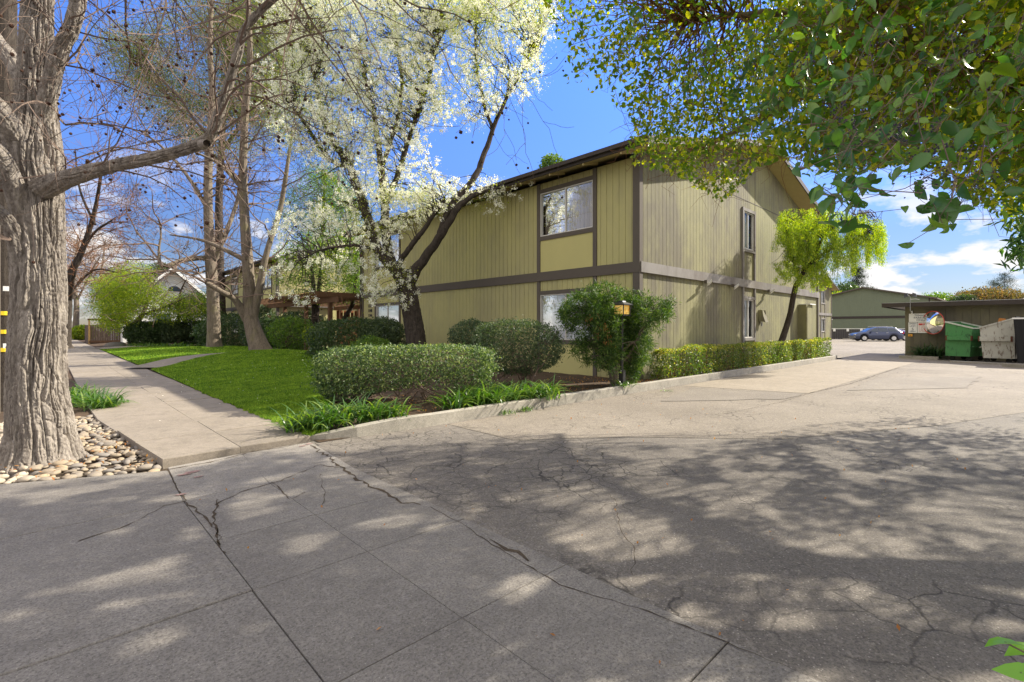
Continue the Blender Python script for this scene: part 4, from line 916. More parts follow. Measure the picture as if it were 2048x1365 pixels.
for k, (pts, rd) in enumerate(big):
    P = curve([W(*p) for p in pts], 60); s = np.linspace(0, 1, len(rd)); rr = np.interp(np.linspace(0, 1, len(P)), s, rd)*.58
    V, Fq = furrow_tube(P, rr, 90, 420, .014, 10+k); m.add(V, Fq); limbs.append(P)
for (px, py, d, r) in ((70, 200, 5.55, .09), (112, 92, 5.4, .06), (58, 215, 5.5, .07)):   # burls
    c = W(px, py, d+.12); th, ph = np.meshgrid(np.linspace(0, 2*np.pi, 30), np.linspace(0, np.pi, 18)); rr = r*(1+.25*(vnoise(th*3, ph*4, 8)-.5)*2)
    V = np.stack([c[0]+rr*np.sin(ph)*np.cos(th), c[1]+rr*np.sin(ph)*np.sin(th), c[2]+rr*np.cos(ph)], -1).reshape(-1, 3); i = np.arange(17)[:, None]*30; j = np.arange(29)[None]
    m.add(V, np.stack([i+j, i+30+j, i+31+j, i+1+j], -1).reshape(-1, 4))
c0, c1 = W(412, 285, 4.83), W(416, 290, 4.8)
m.tube([W(405, 290, 4.9), W(414, 287, 4.78)], [.05, .034], 14); 
m.build('trunk', M['bark_big'], root, smooth=True)
rng = np.random.default_rng(21); m = MB(); tips = []; nodes = []
L0 = limbs[0]
for i in list(range(8, len(L0), 4)):   # shoots off the long limb, mostly falling
    for k in range(2):
        a = rng.uniform(0, 6.3); dvec = np.array([math.cos(a), math.sin(a), rng.uniform(-.5, .9)])
        if i < 22 and k: continue
        grow(m, L0[i], dvec, rng.uniform(.5, 1.5), .013, 2, rng, tips, nodes, droop=.5, kids=(3, 3), ratio=.6, seg=.16, minr=.0022)
ends = [(160, -60, 5.4), (60, -100, 6.0), (330, -120, 5.2), (480, -160, 5.0), (240, -260, 5.6), (620, -80, 4.8), (560, -220, 5.2)]
for px, py, d in ends:
    for k in range(6):
        a = rng.uniform(0, 6.3); grow(m, W(px+rng.normal()*60, py+rng.normal()*30, d+rng.normal()*.4), [math.cos(a), math.sin(a), -.9], rng.uniform(1, 1.9), .012, 3, rng, tips, nodes, droop=.45, kids=(3, 3, 2), ratio=.62, seg=.16, minr=.0022)
for (px, py, d) in ((130, 130, 5.5), (130, 250, 5.5), (130, 350, 5.4), (120, 60, 5.5), (0, 130, 5.3), (20, 480, 5.2)):
    for k in range(3):
        grow(m, W(px, py, d), [rng.normal()*.6+CA*.2+.8*SA*(1 if px > 60 else -1), rng.normal()*.5-.8*CA*(1 if px > 60 else -1), rng.uniform(-.1, .7)], rng.uniform(.8, 1.4), .012, 2, rng, tips, nodes, droop=.25, kids=(4, 3), ratio=.6, seg=.16, minr=.0022)
m.build('twigs', M['twig'], root)
E_ = np.array([t[-1] for t in tips]); x, y, d = proj(E_); E_ = E_[rng.random(len(E_)) < .45]; E_[:, 2] -= .05
m = MB(); seedballs(m, E_, .017, rng); tag(m.build('seed_balls', M['ball'], root), kind='stuff')
# ---- leafless trees further along the lawn
def bare_tree(name, label, trunkpts, trunkr, limbdefs, nshoot, seed, shoot=(1.2, 2.4), r0=.03, balls=.3, ballr=.022, twigm='twig', bark='bark_grey', base=None, kids=(3, 3, 3), lev=3, droop=.1, up=.1, minr=.006, flare=.35, grp='leafless street trees', fol=None):
    rng = np.random.default_rng(seed); P = np.array([W(*p) for p in trunkpts]); 
    if base is not None: P[0] = base
    root = empty(name, tuple(P[0]), label, 'tree', grp); m = MB()
    C = curve(P, 40); rr = np.interp(np.linspace(0, 1, len(C)), np.linspace(0, 1, len(trunkr)), trunkr)
    V, Fq = furrow_tube(np.vstack([C[0]-[0, 0, .15], C]), np.concatenate([[rr[0]*1.25], rr]), 48, 200, .02, seed, lambda TH, Z: flare*np.exp(-Z/.35)*(.5+vnoise(TH/(2*np.pi)*6, Z*0, seed, 6)))
    m.add(V, Fq); ll = [C[len(C)//3:]]
    for pts, rd in limbdefs:
        Q = curve([W(*p) for p in pts], 24); r2 = np.interp(np.linspace(0, 1, len(Q)), np.linspace(0, 1, len(rd)), rd); m.tube(Q, r2, 8); ll.append(Q)
    m.build('trunk', M[bark], root, smooth=True); m = MB(); tips = []; nodes = []
    for k in range(nshoot):
        Q = ll[rng.integers(len(ll))] if rng.random() < .75 or len(ll) == 1 else ll[0]; i = rng.integers(len(Q)//6, len(Q)); a = rng.uniform(0, 6.3)
        grow(m, Q[i], [math.cos(a), math.sin(a), rng.uniform(-.1, .9)], rng.uniform(*shoot), r0*rng.uniform(.6, 1.2), lev, rng, tips, nodes, droop=droop, up=up, kids=kids, ratio=.58, seg=.3, minr=minr)
    m.build('twigs', M[twigm], root)
    E_ = np.array([t[-1] for t in tips])
    if balls: q = E_[rng.random(len(E_)) < balls]; m = MB(); seedballs(m, q-[0, 0, .05], ballr, rng); tag(m.build('seed_balls', M['ball'], root), kind='stuff')
    if fol:
        m = MB(); C_ = scatter(E_, fol[1], fol[2], rng); add_leaves(m, C_, fol[3]*rng.uniform(.6, 1.3, len(C_)), rng, .6); m.build('crown', M[fol[0]], root)
    return root
b2 = np.array([6.95, 32.4, float(gz(6.95, 32.4))-.05]); b3 = np.array([6.5, 22.2, float(gz(6.5, 22.2))-.05])
d2 = b2[0]*CA+b2[1]*SA; d3 = b3[0]*CA+b3[1]*SA
bare_tree('bare_tree', 'straight grey bare tree on the far lawn, left of the forked one', [(425, 695, d2), (426, 600, d2), (420, 500, d2), (416, 400, d2), (418, 300, d2), (425, 200, d2), (420, 80, d2), (430, -80, d2)], [.36, .32, .28, .23, .21, .18, .13, .08],
   [([(418, 515, d2), (370, 520, d2-1), (325, 533, d2-2), (318, 500, d2-2), (322, 470, d2-2), (318, 440, d2-2)], [.14, .14, .12, .07, .05, .04]), ([(430, 520, d2), (450, 470, d2), (475, 400, d2+1), (480, 330, d2+1)], [.14, .13, .11, .06]),
    ([(416, 420, d2), (380, 360, d2), (330, 300, d2+1), (280, 260, d2+1)], [.12, .1, .07, .04]), ([(420, 540, d2), (380, 560-10, d2-1), (345, 535, d2-2)], [.06, .05, .03])], 60, 31, (1.8, 3.6), .05, balls=.12, ballr=.035, base=b2, minr=.009)
bare_tree('bare_tree', 'forked grey bare tree on the lawn mound, nearer than the straight one', [(503, 705, d3), (502, 640, d3), (498, 560, d3), (490, 450, d3), (486, 350, d3), (490, 240, d3), (500, 100, d3), (490, -60, d3)], [.38, .29, .23, .19, .17, .14, .11, .07],
   [([(495, 640, d3), (470, 600, d3-.4), (445, 585, d3-.8), (420, 570, d3-1.0), (412, 565, d3-1.1)], [.2, .13, .11, .10, .09]), ([(505, 640, d3), (520, 570, d3), (535, 500, d3), (560, 420, d3+.5), (575, 330, d3+.5), (585, 260, d3+1)], [.2, .15, .12, .11, .09, .05]),
    ([(488, 520, d3), (450, 500, d3), (400, 500-20, d3+.5), (340, 470, d3+.5)], [.1, .09, .06, .03]), ([(486, 380, d3), (440, 330, d3), (380, 300, d3-.5)], [.09, .07, .03])], 64, 32, (1.3, 2.8), .035, balls=.12, ballr=.026, base=b3, minr=.0065)
bare_tree('bare_tree', 'small reddish bare tree beside the far sidewalk, behind the big trunk', [(128, 690, 20), (140, 560, 20), (165, 500, 20), (190, 420, 20), (205, 330, 20)], [.2, .14, .1, .07, .04],
   [([(140, 600, 20), (150, 540, 19.5), (185, 470, 19.5), (225, 440, 19)], [.08, .07, .05, .03]), ([(135, 600, 20), (155, 570, 21), (190, 540, 21), (235, 545, 21)], [.06, .05, .04, .02]), ([(190, 450, 20), (160, 380, 20), (150, 300, 20)], [.05, .04, .02])], 80, 33, (.9, 1.9), .02, balls=.1, ballr=.02, twigm='twigred', minr=.005, bark='bark_dark')
for k, (px, d, h, s_) in enumerate(((150, 62, 470, 41), (205, 75, 480, 42), (110, 48, 400, 43))):
    lb = ['reddish leafless street tree at the far end of the walk', 'pale leafless tree beyond the wooden fence', 'leafless tree just right of the big trunk, far away', 'leafless tree behind the yellow green garden tree', 'tall leafless tree high behind the lawn trees'][k]
    bare_tree('bare_tree', lb, [(px, 657+1.5*F/d, d), (px+3, 610, d), (px-3, (h+640)/2, d), (px+6, h, d)], [.35, .28, .2, .06], [([(px, 610, d), (px+25, 560, d), (px+50, (h+560)/2, d)], [.15, .1, .05]), ([(px, 600, d), (px-25, 555, d), (px-45, (h+540)/2, d)], [.15, .1, .05])], 44, s_, (2, 4.2), .06, balls=0, twigm='twigpale', minr=.014, kids=(3, 3, 2), grp='distant leafless trees')
# ---- white blossom tree in front of the long facade
M['blossom'] = leafmat('blossom', (.72, .72, .65), (.84, .84, .78), (.88, .88, .84), .35, .6, .2, 1.0, .8)
M['limeleaf'] = leafmat('young_leaf', (.12, .16, .03), (.26, .31, .05), (.46, .50, .10), .45, .5, .3)
rng = np.random.default_rng(51)
dp = 15.9; pb = W(838, 747, dp); pb[2] = float(gz(pb[0], pb[1]))
root = empty('blossoming_tree', tuple(pb), 'dark trunked pear tree covered in white blossom in front of the olive facade', 'tree')
m = MB(); P = curve([pb-[0, 0, .1], W(832, 680, dp), W(822, 620, dp), W(812, 570, dp), W(803, 545, dp)], 24)
V, Fq = furrow_tube(P, np.interp(np.linspace(0, 1, 24), [0, .1, .5, 1], [.42, .33, .30, .28])[:len(P)] if len(P) == 24 else np.interp(np.linspace(0, 1, len(P)), [0, .1, .5, 1], [.42, .33, .30, .28]), 60, 260, .03, 61); m.add(V, Fq)
ld = [([(810, 575, dp), (840, 530, dp-.2), (870, 490, dp-.4), (895, 450, dp-.6), (920, 410, dp-.6), (960, 385, dp-.6), (1010, 372, dp-.8)], [.24, .16, .135, .12, .10, .065, .025]),
 ([(880, 475, dp-.5), (890, 440, dp-.6), (915, 400, dp-.5), (945, 370, dp-.4), (965, 330, dp-.2), (985, 270, dp), (1010, 200, dp+.1), (1020, 150, dp+.1)], [.10, .09, .10, .10, .095, .08, .06, .03]),
 ([(805, 560, dp), (780, 530, dp+.2), (770, 470, dp+.3), (768, 400, dp+.4), (762, 330, dp+.6), (750, 240, dp+.8), (730, 150, dp+1)], [.24, .17, .15, .13, .11, .08, .05]),
 ([(800, 545, dp), (760, 500, dp), (742, 440, dp+.1), (725, 390, dp+.2), (700, 330, dp+.4), (665, 280, dp+.5), (640, 200, dp+.5), (620, 100, dp+.5)], [.22, .16, .15, .14, .12, .10, .07, .04]),
 ([(790, 540, dp), (815, 505, dp-.3), (830, 480, dp-.4), (845, 465, dp-.5), (875, 420, dp-.7), (890, 400, dp-.8)], [.10, .09, .085, .08, .06, .04]),
 ([(775, 510, dp+.2), (740, 500, dp-.2), (705, 495, dp-.6), (650, 500, dp-1), (600, 520, dp-1.2)], [.07, .05, .04, .03, .015]),
 ([(768, 420, dp+.4), (800, 340, dp+.3), (830, 250, dp+.2), (860, 150, dp+.2), (880, 40, dp+.2)], [.1, .09, .07, .05, .03]),
 ([(700, 330, dp+.4), (660, 320, dp+.2), (610, 250, dp), (570, 200, dp-.3)], [.08, .07, .05, .03]),
 ([(765, 330, dp+.6), (800, 200, dp+1), (790, 60, dp+1.5), (780, -80, dp+2)], [.08, .07, .05, .03]),
 ([(985, 270, dp), (960, 180, dp+.4), (950, 80, dp+.6), (960, -50, dp+.8)], [.06, .05, .035, .02]), ([(1010, 200, dp+.1), (1040, 140, dp), (1075, 100, dp-.2)], [.045, .03, .015])]
nodes = []
for pts, rd in ld:
    Q = curve([W(*p) for p in pts], 36); Q = wig(Q, .012, rng); r2 = np.interp(np.linspace(0, 1, len(Q)), np.linspace(0, 1, len(rd)), rd); V, Fq = furrow_tube(Q, r2, 22, 110, .008, 70); m.add(V, Fq); nodes.append(Q)
m.build('trunk', M['bark_dark'], root, smooth=True)
nodes = np.vstack(nodes)
dens = [  # polygon, clumps
 ([(520, -60), (700, -60), (860, -60), (1020, -60), (1105, -60), (1100, 60), (1085, 160), (1040, 200), (1050, 100), (1000, 90), (985, 140), (1000, 230), (960, 260), (880, 240), (860, 330), (880, 400), (800, 400), (700, 420), (640, 330), (560, 300), (525, 200)], 800),
 ([(560, -20), (840, -20), (1000, 20), (860, 70), (830, 250), (700, 330), (640, 260), (580, 150)], 330),
 ([(860, -40), (1095, -40), (1080, 110), (980, 230), (960, 60), (880, 60)], 110),
 ([(860, 360), (1035, 365), (1040, 385), (1000, 420), (900, 400), (850, 440), (820, 400)], 48),
 ([(700, 380), (860, 370), (880, 410), (800, 460), (770, 470), (700, 440)], 61),
 ([(560, 430), (700, 400), (790, 470), (800, 520), (700, 540), (610, 620), (540, 560), (540, 470)], 95),
 ([(730, 520), (815, 540), (830, 590), (800, 615), (760, 600), (730, 590)], 26)]
Cs = []
for poly, n in dens:
    q = samp_poly(poly, n, rng); dd = dp+rng.normal(size=n)*(1.15 if n > 100 else .45); 
    if n in (60, 26): dd = dp-.6+rng.normal(size=n)*.3
    Cs.append(Wv(q[:, 0], q[:, 1], np.clip(dd, dp-2.6, dp+3)))
Cs = np.vstack(Cs); Cs = Cs[Cs[:, 0] < 10.6+(Cs[:, 2] > 6.6)*6]
m = MB(); twig_net(m, nodes, Cs, rng, .014, .004, .1, 6); m.build('twigs', M['bark_dark'], root)
def blossoms(C, per, rad):
    K = scatter(C, 7, rad, rng, .9)                   # little flower heads round each spray
    return scatter(K, per//7, .04, rng)
wl = rng.random(len(Cs)); x, y, d = proj(Cs)
A = blossoms(Cs[wl < .68], 175, .18); m = MB(); add_leaves(m, A, rng.uniform(.028, .05, len(A)), rng, .95, upn=.3); m.build('blossom', M['blossom'], root)
wy = (x > 880) & (y < 250)
Lf = np.vstack([scatter(Cs, 42, .2, rng, .9), scatter(Cs[wy], 45, .2, rng)]); m = MB(); add_leaves(m, Lf, rng.uniform(.03, .06, len(Lf)), rng, .5); m.build('crown', M['limeleaf'], root)
# ---- feathery evergreen behind the bare trees
def evergreen(name, label, base, h, rad, ncl, per, leaf, mat, seed, z0=.15, pw=.8, clr=.5, lsize=.14, grp=None, asp=.2, trunk=.3, cat='tree', top=.1, jag=.3):
    rng = np.random.default_rng(seed); base = np.array(base, float); root = empty(name, tuple(base), label, cat, grp)
    m = MB(); P = curve([base-[0, 0, .2], base+[.1, 0, h*.5], base+[0, .1, h]], 16); m.tube(P, np.linspace(trunk, .04, len(P)), 8)
    t = rng.uniform(z0, 1, ncl)**.9; a = rng.uniform(0, 2*np.pi, ncl); prof = (1-t)**pw*(1-top)+top*np.sqrt(np.clip(1-t, 0, 1)); lay = 1+jag*(vnoise(a*1.5, t*9, seed)-.5)*2
    r = rad*prof*lay*np.sqrt(rng.uniform(.15, 1, ncl)); C = base+np.stack([r*np.cos(a), r*np.sin(a), t*h], 1)
    twig_net(m, P, C[::3], rng, .03, .01, -.05, 4); m.build('trunk', M['bark_dark'], root, smooth=True)
    A = scatter(C, per, clr, rng, .45); m = MB(); add_leaves(m, A, lsize*rng.uniform(.6, 1.4, len(A)), rng, asp, axis=(0, 0, -1), axis_w=.3); m.build('crown', M[leaf], root); return root
M['pine'] = leafmat('needle_olive', (.10, .13, .05), (.20, .23, .09), (.28, .30, .13), .3, .7, .15)
M['darkleaf'] = leafmat('dark_leaf', (.022, .045, .016), (.05, .09, .03), (.09, .13, .05), .25, .4, .4)
M['midleaf'] = leafmat('mid_leaf', (.05, .10, .02), (.10, .18, .035), (.18, .26, .05), .35, .45, .35)
M['yellowleaf'] = leafmat('yellow_leaf', (.10, .17, .02), (.20, .27, .03), (.36, .38, .05), .4, .45, .3)
M['conif'] = leafmat('conifer', (.02, .035, .02), (.045, .065, .035), None, .1, .7, .1)
def masktree(name, label, baseP, polys, leafm, d, dd, clr, per, lsize, seed, limbs, trunk=.3, twr=.02, bark='bark_dark', asp=.4, axis_w=0, grp=None, flat=.6, cat='tree'):
    rng = np.random.default_rng(seed); baseP = np.array(baseP, float); root = empty(name, tuple(baseP), label, cat, grp); m = MB(); nodes = []
    for pts, rd in limbs:
        Q = curve([baseP if p is None else W(*p) for p in pts], 20); m.tube(Q, np.interp(np.linspace(0, 1, len(Q)), np.linspace(0, 1, len(rd)), rd), 8); nodes.append(Q)
    nodes = np.vstack(nodes); C = []
    for poly, n in polys: q = samp_poly(poly, n, rng); C.append(Wv(q[:, 0], q[:, 1], d+rng.uniform(-1, 1, n)*dd))
    C = np.vstack(C); twig_net(m, nodes, C, rng, twr, twr*.25, .05, 4); m.build('trunk', M[bark], root, smooth=True)
    A = scatter(C, per, clr, rng, flat); m = MB(); add_leaves(m, A, lsize*rng.uniform(.6, 1.4, len(A)), rng, asp, axis=(0, 0, -1), axis_w=axis_w); m.build('crown', M[leafm], root); return root
pp = W(441, 693, 40.5); pp[2] = 0
masktree('pine_tree', 'tall airy olive green evergreen rising behind the bare trees', pp, [([(220, 70), (290, 60), (380, -40), (620, -60), (640, 120), (600, 260), (520, 300), (440, 330), (340, 260), (270, 200)], 260), ([(180, 60), (300, 100), (420, 200), (400, 300), (250, 200)], 30), ([(400, 20), (600, 0), (600, 250), (430, 240)], 160)],
   'pine', 40.5, 4, .95, 300, .24, 81, [([None, (441, 600, 40.5), (438, 400, 40.5), (450, 200, 40.5), (470, -40, 40.5)], [.45, .4, .3, .2, .05]), ([(440, 330, 40.5), (360, 220, 39), (270, 120, 38)], [.15, .1, .04]), ([(445, 300, 40.5), (520, 200, 41), (590, 80, 42)], [.15, .1, .04])], asp=.16, axis_w=.2)
pp = W(640, 672, 37); pp[2] = 0
masktree('evergreen_tree', 'dark green evergreen tree standing in the courtyard behind the blossoms', pp, [([(600, 330), (650, 320), (720, 380), (735, 480), (700, 520), (620, 500), (560, 420)], 190), ([(640, 330), (700, 380), (690, 480), (640, 460)], 60)],
   'midleaf', 37, 3, .5, 120, .13, 82, [([None, (640, 600, 37), (645, 480, 37), (650, 350, 37)], [.3, .25, .2, .06]), ([(642, 520, 37), (690, 450, 37), (715, 420, 37)], [.12, .08, .03])], asp=.3, axis_w=.3)
pp = W(628, 668, 28); pp[2] = 0
masktree('courtyard_tree', 'leafy yellow green tree with two dark stems above the pergola', pp, [([(560, 490), (640, 470), (725, 470), (728, 600), (660, 605), (590, 600), (555, 560)], 190), ([(660, 470), (726, 470), (726, 590), (690, 590)], 70)],
   'midleaf', 28.5, 1.8, .3, 60, .10, 83, [([None, (628, 600, 28), (624, 540, 28), (615, 480, 28)], [.16, .14, .1, .04]), ([None, (636, 600, 28), (640, 550, 28), (650, 480, 28)], [.14, .12, .1, .04]), ([None, (700, 620, 28), (712, 560, 28), (722, 500, 28)], [.1, .12, .1, .04])], asp=.55)
# ---- garden trees at the far left
pp = W(268, 690, 37); pp[2] = 0.05
masktree('garden_tree', 'rounded yellow green garden tree leaning over the far lawn, dark stem', pp, [([(200, 575), (240, 540), (290, 555), (325, 585), (325, 605), (300, 600), (270, 640), (235, 665), (205, 650), (190, 610)], 230), ([(200, 600), (260, 560), (280, 600), (240, 655), (210, 650)], 60), ([(300, 592), (340, 600), (410, 590), (425, 625), (340, 645), (300, 640)], 70), ([(240, 535), (262, 520), (300, 545), (260, 560)], 16), ([(190, 560), (215, 548), (225, 575), (195, 590)], 14)],
   'yellowleaf', 37, 2.2, .38, 80, .13, 84, [([None, (262, 660, 37), (285, 630, 37), (300, 590, 37), (310, 560, 37)], [.35, .25, .16, .12, .05]), ([(262, 660, 37), (240, 620, 37), (225, 590, 37)], [.2, .12, .05]), ([(285, 630, 37), (340, 610, 36.5), (380, 590, 36)], [.1, .08, .03])], asp=.4, bark='bark_grey')
pp = W(357, 690, 38); pp[2] = 0.05
masktree('garden_tree', 'slender dark stemmed tree with a small green crown before the white house', pp, [([(335, 605), (385, 590), (420, 600), (430, 640), (380, 640), (345, 630)], 110)], 'midleaf', 38, 1.5, .35, 80, .12, 85, [([None, (357, 640, 38), (360, 590, 38), (372, 560, 38)], [.14, .11, .09, .04])], asp=.4)
pp = W(215, 672, 70); pp[2] = 0
masktree('pine_tree', 'brownish green pointed tree far behind the garden tree', pp, [([(225, 545), (236, 530), (250, 555), (262, 600), (200, 610), (195, 575)], 150)], 'pine', 70, 2, .6, 80, .3, 86, [([None, (225, 620, 70), (232, 540, 70)], [.3, .2, .05])], asp=.25)
pp = W(310, 660, 64); pp[2] = 0
masktree('evergreen_tree', 'dark bushy tree top beside the white house gable', pp, [([(295, 545), (320, 530), (345, 545), (350, 580), (300, 590)], 110)], 'darkleaf', 64, 2, .6, 80, .3, 87, [([None, (315, 620, 64), (322, 540, 64)], [.3, .2, .05])], asp=.4)
# ---- weeping tree between hedge and gable wall
M['willow'] = leafmat('weeping_leaf', (.10, .17, .02), (.22, .31, .04), (.42, .44, .07), .45, .45, .3)
rng = np.random.default_rng(91); wb = np.array([20.05, 6.62, .08]); dw = wb[0]*CA+wb[1]*SA
root = empty('weeping_tree', tuple(wb), 'small lime green weeping tree growing from the hedge by the gable wall', 'tree'); m = MB(); nodes = []
ld = [([None, (1578, 640, dw), (1590, 580, dw-.2), (1600, 560, dw-.3), (1618, 530, dw-.5), (1650, 505, dw-.8)], [.13, .105, .095, .09, .07, .04]),
 ([(1598, 562, dw-.3), (1610, 530, dw), (1625, 470, dw), (1640, 430, dw)], [.07, .05, .04, .02]), ([(1625, 520, dw-.6), (1650, 470, dw-.8), (1690, 440, dw-1), (1730, 430, dw-1.2)], [.05, .045, .03, .02]),
 ([(1600, 560, dw-.3), (1580, 500, dw-.5), (1570, 450, dw-.5)], [.05, .04, .02]), ([(1650, 505, dw-.8), (1690, 490, dw-1.1), (1740, 460, dw-1.4)], [.04, .03, .015])]
for pts, rd in ld:
    Q = curve([wb if p is None else W(*p) for p in pts], 26); Q = wig(Q, .006, rng); m.tube(Q, np.interp(np.linspace(0, 1, len(Q)), np.linspace(0, 1, len(rd)), rd), 9); nodes.append(Q)
nodes = np.vstack(nodes); tops = []; 
for poly, n, ln in (([(1558, 425), (1600, 408), (1660, 418), (1720, 425), (1765, 440), (1770, 470), (1700, 480), (1600, 490), (1556, 470)], 250, (.3, 1.1)), ([(1560, 460), (1640, 470), (1640, 540), (1590, 560), (1570, 540)], 80, (.2, .6)), ([(1620, 480), (1760, 460), (1755, 500), (1640, 530)], 70, (.4, 1.0)), ([(1530, 520), (1600, 515), (1600, 560), (1560, 550)], 18, (.1, .4)), ([(1600, 520), (1660, 520), (1650, 570), (1610, 570)], 34, (.1, .4))):
    q = samp_poly(poly, n, rng); C = Wv(q[:, 0], q[:, 1], dw-.7+rng.uniform(-1.1, .9, n)); C = C[C[:, 1] < 6.75]
    tops += [(c, rng.uniform(*ln)) for c in C]
twig_net(m, nodes, np.array([c for c, _ in tops]), rng, .012, .004, .15, 5); LV = []
for c, ln in tops:
    n = int(170*ln+80); t = rng.random(n)**.8; A = np.repeat(c[None], n, 0); dr = rng.normal(size=2)*.14; A[:, :2] += dr*np.sqrt(t)[:, None]+rng.normal(size=(n, 2))*.055; A[:, 2] -= t*ln; LV.append(A)
    P = np.array([c, c+[dr[0]*.7, dr[1]*.7, -ln*.5], c+[dr[0], dr[1], -ln]]); m.tube(P, [.004, .003, .002], 3)
m.build('trunk', M['bark_dark'], root, smooth=True); LV = np.vstack(LV); m = MB(); add_leaves(m, LV, .055*rng.uniform(.6, 1.4, len(LV)), rng, .28, axis=(0, 0, -1), axis_w=.6); m.build('crown', M['willow'], root)
# ---- skyline trees at the right
evergreen('cypress_tree', 'taller dark layered conifer beyond the gabled green building', W(1714, 668, 130)*[1, 1, 0], 17.5, 5.2, 210, 60, 'conif', None, 101, z0=.25, pw=.75, clr=.7, lsize=.5, grp='skyline conifers', asp=.12, jag=.5)
evergreen('cypress_tree', 'shorter dark conifer right of the taller one', W(1742, 668, 134)*[1, 1, 0], 12.5, 4.2, 150, 50, 'conif', None, 102, z0=.25, pw=.75, clr=.6, lsize=.45, grp='skyline conifers', asp=.12, jag=.5)
evergreen('cypress_tree', 'left one of the two pointed conifers above the carport', W(1988, 668, 170)*[1, 1, 0], 18, 6.5, 140, 40, 'conif', None, 103, z0=.3, pw=.6, clr=.8, lsize=.5, grp='skyline conifers', asp=.12, jag=.6)
evergreen('cypress_tree', 'right one of the two pointed conifers above the carport', W(2010, 668, 165)*[1, 1, 0], 20, 7, 170, 45, 'conif', None, 104, z0=.3, pw=.6, clr=.8, lsize=.5, grp='skyline conifers', asp=.12, jag=.6)
M['rust'] = leafmat('rust_leaf', (.06, .065, .03), (.13, .095, .045), (.20, .12, .06), .3, .6, .2)
def roundtree(name, label, c, px, py, d, rx, rz_, leaf, n, ls, seed, grp='skyline round trees', zc_=None):
    rng = np.random.default_rng(seed); b = W(px, py, d); b = np.array([b[0], b[1], 0]); zc_ = W(px, py, d)[2]; root = empty(name, tuple(b), label, 'tree', grp)
    m = MB(); m.tube([b, b+[0, 0, max(zc_, 1)]], [.35, .2], 8)
    P, v = shell(n, rng, None, (rx, rx, rz_), 2, .22, .5, seed); P = P+[b[0], b[1], zc_]; cl = P[::40]; twig_net(m, np.array([b+[0, 0, max(zc_, 1)*t] for t in (.3, .6, .9)]), cl, rng, .06, .02, .0, 4); m.build('trunk', M['bark_dark'], root)
    m = MB(); add_leaves(m, P+rng.normal(size=P.shape)*ls*.6, ls*rng.uniform(.6, 1.3, len(P)), rng, .6); m.build('crown', M[leaf], root)
roundtree('round_tree', 'dark bushy tree behind the left slope of the green gabled roof', None, 1690, 606, 118, 4.2, 4.6, 'darkleaf', 7000, .5, 111)
roundtree('round_tree', 'small bright yellow tree against the green roof edge', None, 1675, 604, 112, 2.0, 2.2, 'yellowleaf', 3000, .35, 112)
roundtree('round_tree', 'grey green rounded tree above the carport roof beside the floodlight', None, 1871, 612, 120, 4.0, 2.8, 'midleaf', 6000, .45, 113)
roundtree('round_tree', 'wide rust coloured tree above the carport roof, at the right', None, 1975, 610, 115, 7.6, 3.6, 'rust', 12000, .5, 114)
roundtree('round_tree', 'dark shrubby tree left of the rust coloured one', None, 1932, 612, 113, 2.8, 2.4, 'darkleaf', 4500, .4, 115)
pt = W(1104, 345, 60); roundtree('round_tree', 'single tree top poking over the roof ridge of the long building', None, 1104, 337, 45, 1.1, 1.15, 'midleaf', 3500, .18, 116, grp=None)
roundtree('round_tree', 'green tree crown showing between roofs just right of the weeping tree', None, 1700, 600, 126, 4.5, 3.0, 'midleaf', 5000, .5, 117)
# ================================================================ overhanging tree at the right
M['canopy'] = leafmat('canopy_leaf', (.055, .11, .02), (.14, .21, .025), (.44, .43, .05), .5, .35, .45, 1.7)
M['glossleaf'] = leafmat('glossy_leaf', (.03, .085, .022), (.07, .17, .035), (.16, .26, .05), .3, .28, .5, 1.4)
rng = np.random.default_rng(121)
shade_x = [0, 330, 420, 650, 760, 900, 1080, 1270, 1380, 1500, 1640, 1760, 1850, 1950, 2060, 2600, 4000]
shade_y = [968, 958, 915, 893, 872, 866, 872, 886, 900, 880, 850, 840, 815, 772, 738, 733, 733]
def shadow_ok(P, slack=0.0):
    t = P[:, 2]/SUN[2]; Q = P-SUN[None]*t[:, None]; x, y, d = proj(Q)
    fr = (d > .2) & (x > -40); ok = fr & (y > np.interp(x, shade_x, shade_y)+slack); ok |= (~fr) & (Q[:, 1] < 5.9+1.0*(Q[:, 0] < -1.5)) & (Q[:, 0] < 4)
    ok &= ~(((x-1970)/105)**2+((y-1015)/42)**2 < 1)
    return ok & (Q[:, 0] > -9)
sil = [(1075, -60), (1095, 40), (1135, 110), (1128, 175), (1180, 185), (1245, 215), (1268, 250), (1248, 300), (1270, 335), (1330, 345), (1385, 375), (1440, 405), (1475, 385), (1500, 350), (1545, 325), (1600, 320), (1650, 345), (1700, 350), (1790, 330), (1850, 330), (1900, 380), (1990, 430), (2030, 470), (2048, 520), (2200, 560), (2200, -60)]
def sil_ok(P):
    x, y, d = proj(P); vis = (d > .1) & (x > 0) & (x < 2060) & (y > -30) & (y < 1400)
    r = (~vis) | inpoly(x, y, sil); r &= (d > 1.3) | (x > 2300) | (d < -.5)
    return r & ~((d > 0) & (y <= -30) & (x < 900) & (x > -300) & (y > -500))
def hole(P):
    t = P[:, 2]/SUN[2]; S = P-SUN[None]*t[:, None]; n = vnoise(S[:, 0]*2.6+3, S[:, 1]*3.6, 77)*.75+vnoise(S[:, 0]*5.5, S[:, 1]*6.5, 78)*.25
    x_, y_, d_ = proj(S); th = np.where((x_ > 650) & (x_ < 1750) & (y_ < 1180), np.where(y_ < 1010, .50, .54), np.where(x_ < 700, .595, .62))
    th = np.where((y_ < 900) & (x_ > 1280), .7, th); return n > th
